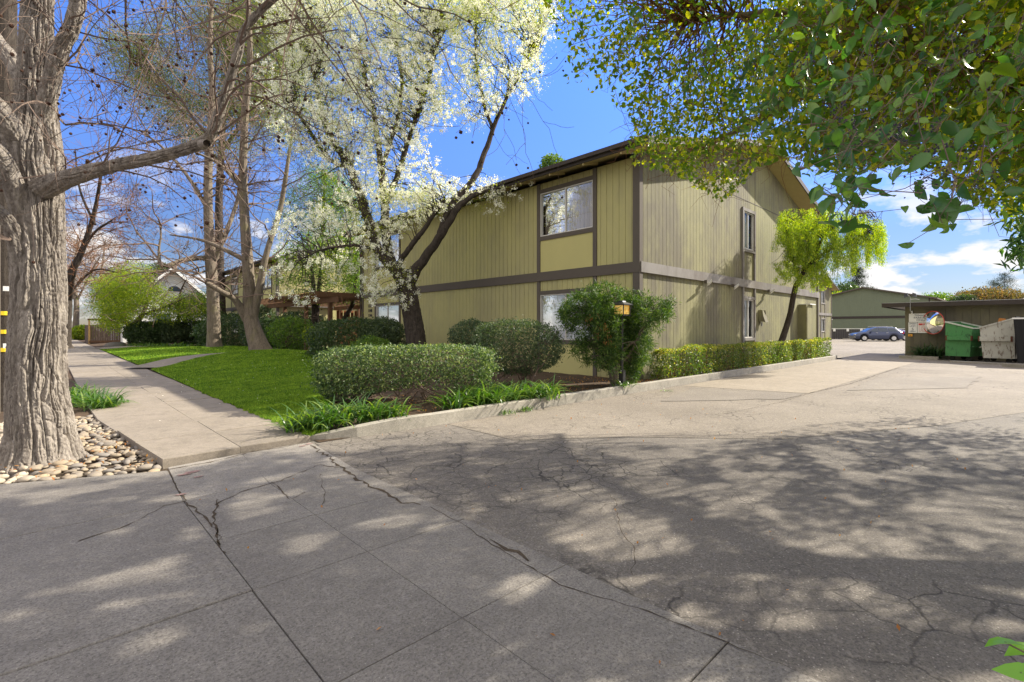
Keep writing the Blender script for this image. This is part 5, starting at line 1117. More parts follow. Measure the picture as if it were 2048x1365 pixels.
N0 = 60000; Q = np.column_stack([rng.uniform(1.5, 17, N0), rng.uniform(-6.5, 5.2, N0), rng.uniform(2.9, 8.2, N0)])
e = ((Q[:, 0]-8.2)/7.6)**2+((Q[:, 1]-.2)/5.6)**2+((Q[:, 2]-4.9)/3.3)**2 < 1
Q = Q[e & sil_ok(Q) & shadow_ok(Q, 6) & ~hole(Q)]
qi = samp_poly(sil[:-2]+[(2100, 560), (2100, -60)], 14000, rng); dd_ = rng.uniform(2.6, 10.5, 14000); Qi = Wv(qi[:, 0], qi[:, 1], dd_); ok_ = (Qi[:, 2] > 2.6) & (Qi[:, 2] < 8.8) & shadow_ok(Qi, 4) & (Qi[:, 1] < 5.6); Qi = Qi[ok_ & (dd_ > np.where(qi[:, 0] < 1560, 4.6, 3.4))]
x, y, d = proj(Q); inv = (d > 0) & (x > 1000) & (x < 2080) & (y > -60)
n_in = min(len(Qi), 1100); n_out = 1600
Cc = np.vstack([Qi[:n_in], Q[~inv][:n_out]]); print('canopy clumps', inv.sum(), (~inv).sum(), len(Cc))
tb = np.array([8.6, -2.6, 0.0]); root = empty('overhanging_tree', tuple(tb), 'broad leaved evergreen tree whose crown overhangs the driveway from the right', 'tree')
m = MB(); ld = [([tb-[0, 0, .1], tb+[0, .05, 1.2], tb+[-.1, .1, 2.3], tb+[-.2, .3, 3.4], tb+[0, .5, 5.0], tb+[.3, .8, 6.6]], [.30, .22, .2, .17, .12, .05]),
  ([tb+[-.1, .1, 2.2], W(2120, 250, 5.2), W(2048, 205, 4.4), W(1960, 155, 4.3), W(1880, 105, 4.3), W(1800, 55, 4.3), W(1760, -10, 4.2), W(1700, -120, 4.1)], [.16, .10, .082, .072, .066, .058, .05, .03]),
  ([tb+[-.2, .3, 3.2], (8.0, -1.0, 4.2), (7.6, .6, 4.7), (7.4, 2.0, 4.6), (7.2, 3.4, 4.2)], [.13, .1, .08, .06, .03]),
  ([tb+[-.2, .3, 3.0], (6.6, -1.8, 4.1), (4.6, -1.0, 4.8), (3.2, 0, 5.4)], [.12, .1, .07, .03]), ([tb+[0, .3, 3.4], (9.8, -1.0, 4.5), (11, .8, 5.0), (12, 2.0, 4.9)], [.12, .09, .06, .03]),
  ([tb+[0, .3, 3.8], (10.6, -3, 5.0), (13, -3.2, 5.6), (15, -3, 5.6)], [.11, .08, .05, .03]), ([(8.0, -1.0, 4.2), (9.2, 1.4, 4.5), (9.8, 2.8, 4.3)], [.07, .05, .02]), ([(7.6, .6, 4.7), (6.0, 1.6, 4.9), (5.2, 2.6, 4.9)], [.07, .05, .02]), ([(7.6, .6, 4.7), (7.0, 1.6, 6), (7, 2.4, 6.8)], [.07, .05, .02])]
nodes = []
for pts, rd in ld:
    C = curve(pts, 40); C = wig(C, .01, rng); m.tube(C, np.interp(np.linspace(0, 1, len(C)), np.linspace(0, 1, len(rd)), rd), 12); nodes.append(C)
nodes = np.vstack(nodes); m.build('trunk', M['bark_grey'], root, smooth=True)
m = MB(); twig_net(m, nodes, Cc, rng, .007, .002, .06, 6); 
for c in Cc[:n_in]:
    for k in range(3):
        q = c+rng.normal(size=3)*.17; m.tube([c, (c+q)/2+rng.normal(size=3)*.03, q, q+rng.normal(size=3)*.07-[0, 0, .03]], [.003, .0022, .0018, .0012], 3)
m.build('twigs', M['twigred'], root)
A = scatter(Cc[:n_in], 50, .2, rng, .8); B_ = scatter(Cc[n_in:], 75, .26, rng, .8); A = np.vstack([A, B_]); A = A[sil_ok(A) & shadow_ok(A, -6)]; A = A[~hole(A)]
x, y, d = proj(A); m = MB(); nearm = (d < 4.5) & (d > 0) & (x > 900)
add_leaves(m, A[~nearm], rng.uniform(.05, .085, (~nearm).sum()), rng, .55, axis=(0, 0, -1), axis_w=.35)
add_leaves(m, A[nearm], rng.uniform(.055, .085, nearm.sum()), rng, .55, axis=(0, 0, -1), axis_w=.4, detail=True); m.build('crown', M['canopy'], root, smooth=True)
print('canopy leaves', len(A))
# sprays of big leaves hanging near the camera
near = [([(1480, 20), (1620, -20), (2060, -20), (2060, 300), (1960, 330), (1850, 250), (1750, 250), (1640, 200), (1560, 130)], 74, (1.7, 2.8)),
        ([(1620, 230), (1760, 260), (1900, 330), (2060, 330), (2060, 380), (1960, 370), (1880, 380), (1800, 330), (1700, 400), (1640, 380), (1600, 300)], 36, (1.5, 2.2)),
        ([(1250, 30), (1480, 20), (1600, 180), (1650, 260), (1560, 300), (1400, 180)], 24, (2.6, 3.4)),
        ([(1640, 350), (1700, 360), (1775, 428), (1760, 444), (1700, 430), (1660, 410)], 7, (1.5, 1.7)), ([(1870, 380), (1925, 375), (1925, 440), (1880, 440)], 5, (1.35, 1.5))]
m = MB(); tw = MB(); LP = []; LS = []
for poly, n, (a, b) in near:
    q = samp_poly(poly, n, rng); C = Wv(q[:, 0], q[:, 1], rng.uniform(a, b, n))
    for c in C:
        k = int(rng.integers(3, 7)); o = c[None]+rng.normal(size=(k, 3))*[.045, .045, .04]; LP.append(o); LS.append(rng.uniform(.032, .078, k)*np.where(c[2] > 0, 1, 1))
        up = c+rng.normal(size=3)*.09+[.05, -.05, .12]; tw.tube([up, (up+c)/2+rng.normal(size=3)*.015, c], [.0018, .0014, .001], 4, mi=0)
        for p in o: tw.tube([c, p], [.0012, .0009], 3)
LP = np.vstack(LP); add_leaves(m, LP, np.concatenate(LS), rng, .58, axis=(0, 0, -1), axis_w=.45, upn=.2, detail=True, fold=.14); m.build('near_leaves', M['glossleaf'], root, smooth=True); tag(tw.build('near_twigs', M['twig'], root), kind='stuff')
q = samp_poly([(2022, 440), (2060, 430), (2060, 560), (2035, 530)], 14, rng); C = Wv(q[:, 0], q[:, 1], rng.uniform(2.6, 3.0, 14)); sp_ = MB(); A2 = scatter(C, 16, .04, rng); add_leaves(sp_, A2, .07, rng, .22, axis=(0, 0, -1), axis_w=.5); tag(sp_.build('drooping_sprig', M['glossleaf'], root), kind='stuff')
m = MB(); q = samp_poly([(1560, 60), (1980, 60), (1980, 420), (1800, 380), (1640, 300)], 26, rng); C = Wv(q[:, 0], q[:, 1], rng.uniform(1.6, 2.4, 26)); C = scatter(C, 26, .028, rng); seedballs(m, C, .0045, rng); m.build('berries', plain('dark_berries', (.05, .045, .07), .6, .3, 40), root)
# low leaves poking in at the lower right corner
root = empty('border_plant', (2.9, .02, 0), 'bright green leaves poking in at the lower right corner of the view', 'plant'); m = MB(); st = MB()
for (px, py, d) in ((2010, 1285, 1.35), (2048, 1300, 1.4), (2040, 1345, 1.3), (2085, 1330, 1.35), (2100, 1260, 1.4), (2095, 1380, 1.3)):
    c = W(px, py, d); st.tube([np.array([3.0, -.2, 0]), c+[.15, -.12, -.1], c], [.006, .004, .002], 5)
    add_leaves(m, c[None], np.array([.11]), rng, .42, axis=(-SA, CA, 0.1), axis_w=.92, upn=3, detail=True, fold=.05)
m.build('crown', leafmat('bright_leaf', (.16, .36, .05), (.22, .44, .07), None, .4, .35, .4), root, smooth=True); st.build('stem', M['twig'], root)
# ================================================================ shrubs
M['hedgeleaf'] = leafmat('hedge_leaf', (.025, .055, .02), (.085, .14, .05), (.28, .34, .14), .25, .5, .45)
M['shrubleaf'] = leafmat('dark_shrub_leaf', (.03, .055, .025), (.07, .11, .05), (.13, .17, .075), .2, .5, .4)
M['podoleaf'] = leafmat('long_narrow_leaf', (.02, .055, .012), (.055, .11, .02), (.15, .22, .05), .2, .55, .3)
M['varileaf'] = leafmat('variegated_leaf', (.035, .08, .02), (.17, .22, .05), (.46, .40, .11), .35, .38, .45)
M['deadleaf'] = leafmat('dead_leaf', (.28, .12, .05), (.42, .22, .10), None, .3, .7, .1)
def shrub(name, label, base, rad, zc_, leaf, n, ls, seed, box=2.0, lump=.16, asp=.5, rot=0, stems=7, inner=.35, cat='shrub', grp=None, axis=None, aw=0, zmin=-1, stemr=.018, sb=.4, top_yellow=0, cut=None, stemm='twig', dead=0):
    rng = np.random.default_rng(seed); base = np.array([base[0], base[1], float(gz(base[0], base[1])) if len(base) < 3 else base[2]]); root = empty(name, tuple(base), label, cat, grp)
    P, v = shell(n, rng, None, rad, box, lump, inner, seed, zmin=zmin)
    P = rotz(P, rot)+[base[0], base[1], base[2]+zc_]
    if cut is not None: P = P[cut(P)]
    P = P[P[:, 2] > base[2]+.02]
    m = MB(); 
    for k in range(stems):
        a = rng.uniform(0, 6.3); s0 = rotz(np.array([[rng.normal()*rad[0]*sb, rng.normal()*rad[1]*sb, 0]]), rot)[0]+base; e = P[rng.integers(len(P))]
        C = wig(curve([s0-[0, 0, .05], s0+(e-s0)*.35+[0, 0, .12], s0+(e-s0)*.7, e], 12), .01, rng); m.tube(C, np.linspace(stemr, .004, len(C)), 5)
        for j in range(5): q = P[rng.integers(len(P))]; i = rng.integers(4, len(C)); m.tube([C[i], (C[i]+q)/2+[0, 0, .03], q], [stemr*.4, .004, .002], 3)
    m.build('stems', M[stemm], root, smooth=True)
    tv = rng.random(len(P)) if not top_yellow else np.clip(rng.random(len(P))*.55+top_yellow*np.clip((P[:, 2]-base[2]-zc_)/rad[2], 0, 1)**2*rng.random(len(P))+.35*(rng.random(len(P)) < .22), 0, 1)
    m = MB(); add_leaves(m, P, ls*rng.uniform(.65, 1.3, len(P)), rng, asp, axis=axis, axis_w=aw, tint=tv, upn=.7); m.build('crown', M[leaf], root)
    if dead:
        q = P[rng.random(len(P)) < dead]; q = q+rng.normal(size=q.shape)*.02
        if len(q): m = MB(); add_leaves(m, q, ls*1.1, rng, .4); m.build('dead_leaves', M['deadleaf'], root)
    return root
def cp(px, py, d, z=None): p = W(px, py, d); return (p[0], p[1]) if z is None else (p[0], p[1], z)
# clipped hedge at the lawn end
hd = 8.95; hb = cp(815, 760, hd)
shrub('clipped_shrub', 'wide flat topped clipped hedge shrub at the end of the lawn, brown stems showing below', hb, (1.5, .72, .40), .60, 'hedgeleaf', 20000, .052, 131, box=5.5, lump=.09, rot=math.radians(AX-90+5), stems=20, inner=.3, stemr=.014, cut=lambda P: P[:, 2] > .34+.30*vnoise(P[:, 0]*2.3, P[:, 1]*2.3, 4)-.25*(vnoise(P[:, 0]*1.1+4, P[:, 1]*1.1, 6) > .55))
shrub('low_shrub', 'dark leafy skirt shrub below the left end of the clipped hedge', cp(700, 800, 9.0), (.55, .4, .35), .3, 'shrubleaf', 3500, .055, 132)
shrub('round_shrub', 'big dark rounded shrub in front of the lower right window', cp(1035, 760, 10.9), (.98, .75, .58), .92, 'shrubleaf', 13000, .06, 133, lump=.14, box=2.6, rot=math.radians(AX-90), stems=12, asp=.36)
shrub('round_shrub', 'smaller dark shrub peeking out left of the big rounded one', cp(945, 740, 11.6), (.55, .5, .38), 1.15, 'shrubleaf', 5000, .055, 134, asp=.45, rot=math.radians(AX-90))
shrub('hedge_shrub', 'dense dark green shrub mass by the house numbers, left of the blossoming trunk', cp(705, 700, 17.5, .1), (1.45, 1.1, .82), .85, 'darkleaf', 15000, .085, 135, lump=.14, box=2.6, rot=math.radians(AX-90), asp=.5)
shrub('hedge_shrub', 'dark shrub just behind the blossoming trunk', cp(768, 700, 17.2, .1), (.85, .8, .8), .9, 'shrubleaf', 9000, .08, 136, lump=.16, rot=math.radians(AX-90))
shrub('hedge_shrub', 'brighter green low shrub behind the clipped hedge', cp(745, 720, 15.2, .1), (.7, .6, .55), .55, 'midleaf', 5000, .07, 137)
shrub('open_shrub', 'thin open shrub with pale leaves left of the pergola entrance', cp(585, 692, 24.5, .15), (1.15, 1.0, .85), 1.0, 'midleaf', 4500, .11, 138, lump=.2, stems=14)
shrub('small_bush', 'bright light green little bush before the pergola posts', cp(625, 655, 22.5, .12), (.42, .4, .38), 1.0, 'yellowleaf', 1500, .10, 139)
shrub('ground_shrub', 'low dark clump at the right end of the lawn', cp(645, 715, 18.5, .1), (.8, .6, .35), .2, 'darkleaf', 3500, .10, 140)
for k, (px, py, d, rx, rz2, z_, lf, lb) in enumerate(((545, 690, 30, 1.5, 1.0, 1.0, 'darkleaf', 'dark shrub right behind the forked bare tree'), (460, 680, 34, 2.2, 1.25, 1.1, 'darkleaf', 'tall dark shrub between the two grey bare trees'), (385, 680, 40, 1.9, 1.1, 1.0, 'darkleaf', 'dark leafy shrub left of the straight bare tree'),
     (330, 682, 38, 1.6, .9, 1.1, 'shrubleaf', 'dark rounded shrub below the slender garden tree'), (290, 684, 37, 1.3, .9, 1.0, 'darkleaf', 'dark rounded shrub under the yellow green tree'), (166, 665, 60, 1.3, .9, .8, 'yellowleaf', 'small yellow bush at the near end of the wooden fence'),
     (148, 664, 78, 2.0, .7, .6, 'yellowleaf', 'yellow hedge far down the sidewalk'), (600, 640, 29, 1.6, 1.1, 1.3, 'darkleaf', 'dark shrub in the shade under the pergola'), (520, 640, 31.5, 1.2, 1.5, 1.2, 'shrubleaf', 'tall dark shrub against the second apartment block'))):
    shrub('garden_shrub', lb, cp(px, py, d, 0.05), (rx, rx*.8, rz2), z_, lf, 7500, .004*d+.02, 150+k, lump=.2, rot=math.radians(AX-90))
root = empty('boulder', tuple(cp(232, 690, 36, 0.0)), 'grey rock lying at the edge of the far lawn', 'rock'); b = W(232, 690, 36); m = stone_mesh(5); m.V[0] = m.V[0]*[.7, .7, .9]+[b[0], b[1], .15]; m.build('rock', plain('grey_rock', (.14, .13, .115), .9, .4, 3), root, smooth=True)
# podocarpus-like bush by the building corner
pbs = cp(1228, 770, 11.35); root_b = (pbs[0], pbs[1], .12)
def podo():
    rng = np.random.default_rng(171); base = np.array(root_b); root = empty('yew_pine_bush', tuple(base), 'tall flaring bush with long narrow leaves beside the lantern post', 'shrub'); d0 = 11.35
    polys = [([(1125, 600), (1165, 585), (1210, 565), (1260, 590), (1345, 598), (1350, 620), (1330, 655), (1300, 680), (1290, 715), (1270, 765), (1225, 745), (1195, 735), (1150, 715), (1145, 690), (1160, 670), (1120, 650)], 270), ([(1165, 590), (1240, 590), (1280, 600), (1290, 660), (1240, 720), (1170, 690)], 130), ([(1200, 640), (1300, 640), (1290, 740), (1215, 745)], 70)]
    C = []
    for poly, n in polys: q = samp_poly(poly, n, rng); dd = d0+rng.uniform(-.7, .65, n); dd = np.where((np.abs(q[:, 0]-1262) < 22), d0+rng.uniform(0, .7, n), dd); C.append(Wv(q[:, 0], q[:, 1], dd))
    C = np.vstack(C); C = C[(C[:, 1] < 6.9) | (C[:, 0] < 11.1)]; m = MB(); nodes = []
    for px, py in ((1215, 640), (1250, 640), (1180, 620), (1310, 620), (1230, 600), (1275, 680)):
        Q = curve([base-[0, 0, .05]+[.0, 0, 0], W(1226+(px-1226)*.1, 740, d0), W(1226+(px-1226)*.45, 700, d0+rng.uniform(-.2, .2)), W(px, py, d0+rng.uniform(-.3, .3))], 16); m.tube(wig(Q, .006, rng), np.linspace(.085, .015, len(Q)), 8); nodes.append(Q)
    twig_net(m, np.vstack(nodes), C, rng, .01, .003, .03, 4); m.build('stems', M['bark_grey'], root, smooth=True)
    m = MB(); n = 95; T = np.repeat(C, n, 0); dr = rand_dirs(len(T), rng, .25); L = .105*rng.uniform(.6, 1.3, len(T)); ctr = T+dr*(.03+L[:, None]*.5)+np.repeat(rng.normal(size=(len(C), 3))*.0, n, 0)+rng.normal(size=T.shape)*.05
    s = np.cross(dr, rand_dirs(len(T), rng)); s /= np.linalg.norm(s, axis=1)[:, None]; w_ = L[:, None]*.075; V = np.stack([ctr-dr*L[:, None]/2, ctr+s*w_, ctr+dr*L[:, None]/2-[0, 0, .01], ctr-s*w_], 1).reshape(-1, 3)
    m.add(V, np.arange(len(V)).reshape(-1, 4), np.repeat(rng.random(len(T)), 4)); m.build('crown', M['podoleaf'], root)
    q = samp_poly([(1175, 640), (1205, 625), (1225, 690), (1200, 690)], 12, rng); C2 = Wv(q[:, 0], q[:, 1], d0-.62); A = scatter(C2, 14, .035, rng, 1.4); m = MB(); add_leaves(m, A, .08, rng, .14, axis=(0, 0, -1), axis_w=.8); m.build('dead_leaves', M['deadleaf'], root)
podo()
# hedges beside the driveway
def hedge(name, label, x0, x1, y0, y1, h, seed, n):
    rng = np.random.default_rng(seed); cx_, cy_ = (x0+x1)/2, (y0+y1)/2
    return shrub(name, label, (cx_, cy_, .1), ((x1-x0)/2, (y1-y0)/2, h/2), h/2, 'varileaf', n, .05, seed, box=7, lump=.03, stems=int((x1-x0)*4), inner=.25, cat='hedge', sb=.5, top_yellow=1.1, asp=.5, dead=.012)
# shell() sampling is uneven on long boxes: build hedges as overlapping short segments in one crown
def long_hedge(name, label, x0, x1, y0, y1, h, seed, n):
    rng = np.random.default_rng(seed); root = empty(name, ((x0+x1)/2, (y0+y1)/2, .1), label, 'hedge', 'clipped hedges along the driveway')
    u = rng.uniform(x0, x1, n); f = rng.random(n); v = np.where(f < .34, y0, np.where(f < .5, y1, rng.uniform(y0, y1, n))); z = np.where(f < .5, rng.uniform(.03, h, n), h)
    e = rng.random(n) < .09; u = np.where(e & (rng.random(n) < .5), x0, np.where(e, x1, u)); z = np.where(e, rng.uniform(.03, h, n), z); v = np.where(e, rng.uniform(y0, y1, n), v)
    inn = rng.random(n) < .25; v = np.where(inn, rng.uniform(y0, y1, n), v); z = np.where(inn, rng.uniform(.05, h, n), z)
    bulge = .09*(vnoise(u*1.4, z*2+v*2, seed)-.5)*2+.04*(vnoise(u*5, z*6+v*5, seed+1)-.5)*2
    # rounded shoulders
    cyy = (y0+y1)/2; k = np.clip((z-h*.72)/(h*.28), 0, 1); v = cyy+(v-cyy)*(1-.18*k**2); v = v+np.sign(v-cyy)*bulge; z = z+(z > h*.9)*bulge*.8
    P = np.column_stack([u, v, z+.1])+rng.normal(size=(n, 3))*.02
    m = MB(); k = 0
    for xx in np.arange(x0+.15, x1, .3):
        s0 = np.array([xx, cyy+rng.normal()*.08, .05])
        for j in range(4): q = P[rng.integers(n)]; q = np.array([xx+rng.normal()*.2, q[1], q[2]]); m.tube([s0, (s0+q)/2+rng.normal(size=3)*.04, q], [.012, .008, .003], 4)
    m.build('stems', M['twigred'], root)
    tv = np.clip(rng.random(n)*.42+.55*(z > h*.86)*rng.random(n)+.5*(rng.random(n) < .16*(1+.8*np.sin(u*1.9+seed))), 0, 1)
    m = MB(); add_leaves(m, P, .05*rng.uniform(.6, 1.35, n), rng, .52, tint=tv, upn=.6); m.build('crown', M['varileaf'], root)
    q = P[rng.random(n) < .02]; m = MB(); add_leaves(m, q, .04, rng, .5); m.build('dead_leaves', M['deadleaf'], root)
long_hedge('clipped_hedge', 'long yellow flecked clipped hedge along the driveway kerb, nearest the lantern', 11.45, 21.15, 6.3, 6.82, .80, 181, 26000)
long_hedge('clipped_hedge', 'shorter yellow flecked hedge beyond the gap by the weeping tree', 21.75, 26.6, 6.3, 6.82, .82, 182, 13000)
long_hedge('clipped_hedge', 'small far hedge stub turning the corner past the cabinet', 26.3, 27.35, 6.9, 9.6, .98, 183, 4500)
# ================================================================ strap leaved plants
M['strap'] = leafmat('strap_leaf', (.03, .08, .018), (.07, .15, .03), (.20, .28, .07), .3, .35, .5)
M['darkstrap'] = leafmat('dark_strap_leaf', (.02, .045, .02), (.045, .09, .035), None, .25, .4, .4)
def strap(name, label, base, n, L, wd, seed, mat='strap', up=1.0, grp='strap leaved border plants', cat='plant', spread=.07):
    rng = np.random.default_rng(seed); base = np.array(base, float); root = base; m = MB(); k = 7
    a = rng.uniform(0, 2*np.pi, n); ln = L*rng.uniform(.55, 1.15, n); el = rng.uniform(.75, 1.45, n)*up; t = np.linspace(0, 1, k)
    h = np.stack([np.cos(a), np.sin(a)], 1); s = np.stack([-np.sin(a), np.cos(a)], 1)
    o = base[None]+np.column_stack([rng.normal(size=(n, 2))*spread, np.zeros(n)])
    V = []
    for ti in t:
        ang = el-ti*rng.uniform(1.3, 1.9) if False else None
    bend = rng.uniform(1.0, 2.1, n); ds = 1/(k-1); x = np.zeros(n); z = np.zeros(n); rows = []
    for i, ti in enumerate(t):
        w_ = wd*np.array(min(1, .55+ti*2))*(1-ti**3)*.5+.0006
        c = o+np.column_stack([h*x[:, None], z]); rows.append(np.stack([c-np.column_stack([s*w_, np.zeros(n)]), c-np.array([0, 0, w_*.4]), c+np.column_stack([s*w_, np.zeros(n)])], 1))
        th = el-bend*ti; x = x+np.cos(th)*ln*ds; z = z+np.sin(th)*ln*ds; z = np.maximum(z, .01)
    V = np.stack(rows, 1).reshape(-1, 3); f = np.array([(i*3+j, i*3+j+1, i*3+j+4, i*3+j+3) for i in range(k-1) for j in range(2)])
    m.add(V, (np.arange(n)[:, None, None]*k*3+f[None]).reshape(-1, 4), np.repeat(rng.random(n), k*3))
    o_ = m.build(name, M[mat], None, smooth=True, loc=tuple(base)); return tag(o_, label, cat, grp)
def gb(px, py, z=None):
    z_ = .05 if z is None else z; p = G(px, py, z_); p[2] = z_ if z is not None else float(gz(p[0], p[1])); return p
sp = [(148, 810, 60, .42, -.02, 'strap leaved clump right beside the big trunk, leftmost'), (175, 815, 70, .42, -.02, 'strap leaved clump beside the walk, second from the big trunk'), (205, 822, 70, .42, -.02, 'strap leaved clump at the sidewalk edge by the cobbles'), (160, 795, 50, .40, -.02, 'back strap leaved clump behind the others by the big trunk'), (222, 815, 34, .30, -.02, 'small strap leaved tuft nearest the sidewalk edge'),
      (605, 862, 60, .36, .05, 'strap leaved plant at the kerb tip, leftmost of the row under the hedge'), (640, 858, 70, .40, .08, 'strap leaved plant second from the kerb tip'), (685, 846, 70, .40, .1, 'strap leaved plant under the left end of the clipped hedge'), (735, 842, 60, .40, .1, 'strap leaved plant below the hedge, just left of its middle'), (780, 838, 50, .34, .1, 'sparser strap leaved plant below the middle of the hedge'),
      (905, 818, 60, .36, .12, 'sunlit strap leaved plant just right of the clipped hedge'), (945, 812, 70, .42, .12, 'sunlit strap leaved plant, second right of the hedge'), (985, 810, 70, .42, .12, 'sunlit strap leaved plant in the middle of the bright row'), (1025, 803, 60, .40, .12, 'sunlit strap leaved plant below the dark rounded shrub'), (1065, 800, 60, .40, .12, 'sunlit strap leaved plant second from the right end'), (1095, 797, 55, .44, .12, 'sunlit strap leaved plant at the right end, leaves arching over the kerb'), (930, 800, 50, .40, .12, 'sunlit strap leaved plant behind the row by the hedge stem'), (1000, 790, 50, .40, .12, 'strap leaved plant tucked behind the bright row'),
      (1245, 775, 40, .26, .12, 'small bright tuft at the foot of the lantern post')]
for k, (px, py, n, L, z, lb) in enumerate(sp): strap('strap_leaf_plant', lb, gb(px, py, z), int(n*1.6), L*(1.35 if py > 795 else 1.15), .026, 200+k, spread=.10)
strap('weed_tuft', 'low green weed tuft growing against the kerb, left one', gb(1010, 828, 0), 50, .13, .012, 230, grp='weeds along the kerb', cat='weed'); strap('weed_tuft', 'low green weed tuft growing against the kerb, right one', gb(1050, 822, 0), 60, .15, .012, 231, grp='weeds along the kerb', cat='weed')
strap('weed_tuft', 'tiny weed at the kerb below the long hedge', gb(1335, 783, 0), 24, .10, .01, 232, grp='weeds along the kerb', cat='weed')
for k, (px, py, d, lb) in enumerate(((600, 700, 20, 'strap leaved clump where the lawn meets the pergola path'), (545, 690, 27, 'strap leaved clump right of the forked tree foot'), (445, 690, 31, 'strap leaved clump right of the straight bare tree'), (400, 688, 34, 'strap leaved clump left of the straight bare tree'), (360, 687, 35, 'strap leaved clump at the back of the far lawn'), (320, 687, 35, 'strap leaved clump under the dark garden shrubs'), (285, 688, 35.5, 'strap leaved clump under the yellow green tree'))):
    p = W(px, py, d); p[2] = .08; strap('border_clump', lb, p, 130, .55, .05, 240+k, spread=.45)
for k, (y_, lb) in enumerate(((3.35, 'left dark spiky plant at the foot of the carport wall, below the signs'), (2.9, 'right dark spiky plant at the foot of the carport wall, before the green bin'))):
    strap('spiky_plant', lb, (30.3, y_, .05), 150, .95, .035, 250+k, 'darkstrap', 1.0, 'dark spiky plants under the signs', spread=.1)
# leaf litter
rng = np.random.default_rng(265); q = np.column_stack([rng.normal(6.5, 2.4, 900), rng.normal(14, 3.2, 900)]); q = q[(q[:, 0] > 1.2) & (q[:, 1] > 7)]; P = np.column_stack([q, np.where(q[:, 0] < 2.42, .045, gz(q[:, 0], q[:, 1])+.05)]); m = MB(); add_leaves(m, P, rng.uniform(.015, .028, len(P)), rng, .8, upn=5, fold=.05)
tag(m.build('fallen_petals', M['blossom']), 'small white petals fallen on the lawn and walk', 'petals', kind='stuff')
rng = np.random.default_rng(260); q = np.column_stack([rng.uniform(3, 11, 900), rng.uniform(6.3, 8.5, 900)]); q2 = np.column_stack([rng.uniform(-2, .85, 260), rng.uniform(6.3, 8.6, 260)]); P = np.vstack([np.column_stack([q, gz(q[:, 0], q[:, 1])+.02]), np.column_stack([q2, np.full(260, .035)])]); m = MB(); add_leaves(m, P, rng.uniform(.02, .05, len(P)), rng, .5, upn=4)
tag(m.build('leaf_litter', M['deadleaf']), 'dry fallen leaves scattered over the planting bed', 'leaves', kind='stuff')
q = np.column_stack([rng.uniform(.9, 9, 130), rng.uniform(.4, 6, 130)]); P = np.column_stack([q, np.full(len(q), .012)]); m = MB(); add_leaves(m, P, rng.uniform(.015, .04, len(P)), rng, .5, upn=5, fold=.05)
tag(m.build('fallen_leaves', M['deadleaf']), 'few dry leaves lying on the driveway', 'leaves', kind='stuff')
# ================================================================ lantern post, utility pole
root = empty('lantern_post', (9.4, 6.28, .08), 'black garden lantern post with an amber glass head, beside the driveway kerb', 'lamp post')
lx, ly = 9.42, 6.30; m = MB(); m.tube([(lx, ly, .0), (lx, ly, 1.72)], .035, 12); m.tube([(lx+.02, ly, .0), (lx+.02, ly-.01, .5)], .05, 10); m.box((lx-.045, ly-.06, .08), (lx+.06, ly+.05, .5)); m.build('post', M['black'], root)
m = MB(); m.box((lx-.18, ly-.07, .05), (lx-.07, ly+.05, .2)); m.build('outlet_box', M['greymetal'], root)
am = NT('amber_glass'); e = am.n('ShaderNodeEmission'); n = am.noise(14, 2); am.l(am.ramp(n, [(.35, (.75, .33, .04)), (.6, (1., .72, .22))]), e.inputs[0]); e.inputs[1].default_value = .4
b = am.n('ShaderNodeBsdfPrincipled'); b.inputs['Base Color'].default_value = (.85, .5, .12, 1); b.inputs['Roughness'].default_value = .15; mxs = am.n('ShaderNodeMixShader'); mxs.inputs[0].default_value = .5; am.l(b.outputs[0], mxs.inputs[1]); am.l(e.outputs[0], mxs.inputs[2]); am.l(mxs.outputs[0], am.out.inputs[0])
hx = .135; z0, z1 = 1.76, 1.97; m = MB(); m.box((lx-hx+.015, ly-hx+.015, z0+.01), (lx+hx-.015, ly+hx-.015, z1-.005)); hd_ = None
hp = MB()
for sx in (-1, 1):
    for sy in (-1, 1): hp.box((lx+sx*hx-.009, ly+sy*hx-.009, z0), (lx+sx*hx+.009, ly+sy*hx+.009, z1))
hp.box((lx-hx-.01, ly-hx-.01, z0-.03), (lx+hx+.01, ly+hx+.01, z0)); hp.obox((lx, ly, 1.73), (.05, 0, 0), (0, .05, 0), (0, 0, .02))
V = []; 
for r_, z in ((hx+.045, z1), (hx+.045, z1+.02), (.07, z1+.075), (.06, z1+.1)): V += [(lx-r_, ly-r_, z), (lx+r_, ly-r_, z), (lx+r_, ly+r_, z), (lx-r_, ly+r_, z)]
hp.add(V, [(i*4+j, i*4+(j+1) % 4, i*4+4+(j+1) % 4, i*4+4+j) for i in range(3) for j in range(4)]+[(12, 13, 14, 15), (3, 2, 1, 0)])
ho = hp.build('lantern_head', M['black'], root); m.build('amber_glass', am.m, ho)
up = W(8, 660, 8.6); root = empty('utility_pole', (up[0], up[1], 0), 'dark wooden utility pole with yellow bands behind the big trunk', 'utility pole')
m = MB(); m.tube([(up[0], up[1], -.1), (up[0], up[1], 9)], [.2, .16], 20); m.build('pole', M['bark_dark'], root)
M['yellow'] = plain('yellow_band', (.80, .58, .03), .5, .1, 8)
for py in (627, 664, 700): 
    z = W(8, py, 8.5)[2]; m = MB(); m.tube([(up[0], up[1], z-.035), (up[0], up[1], z+.035)], .206, 20); m.build('yellow_band', M['yellow'], root)
m = MB(); q = W(-3, 600, 8.25); m.tube([(q[0], q[1], 0), (q[0], q[1], 3.2)], .025, 8); m.build('conduit', M['trim'], root)
for py in (578, 692): z = W(8, py, 8.4)[2]; c = W(12, py, 8.38); m = MB(); m.obox((c[0], c[1], z), (.035, .0, 0), (0, .03, 0), (0, 0, .04)); m.build('tag_plate', M['white'], root)
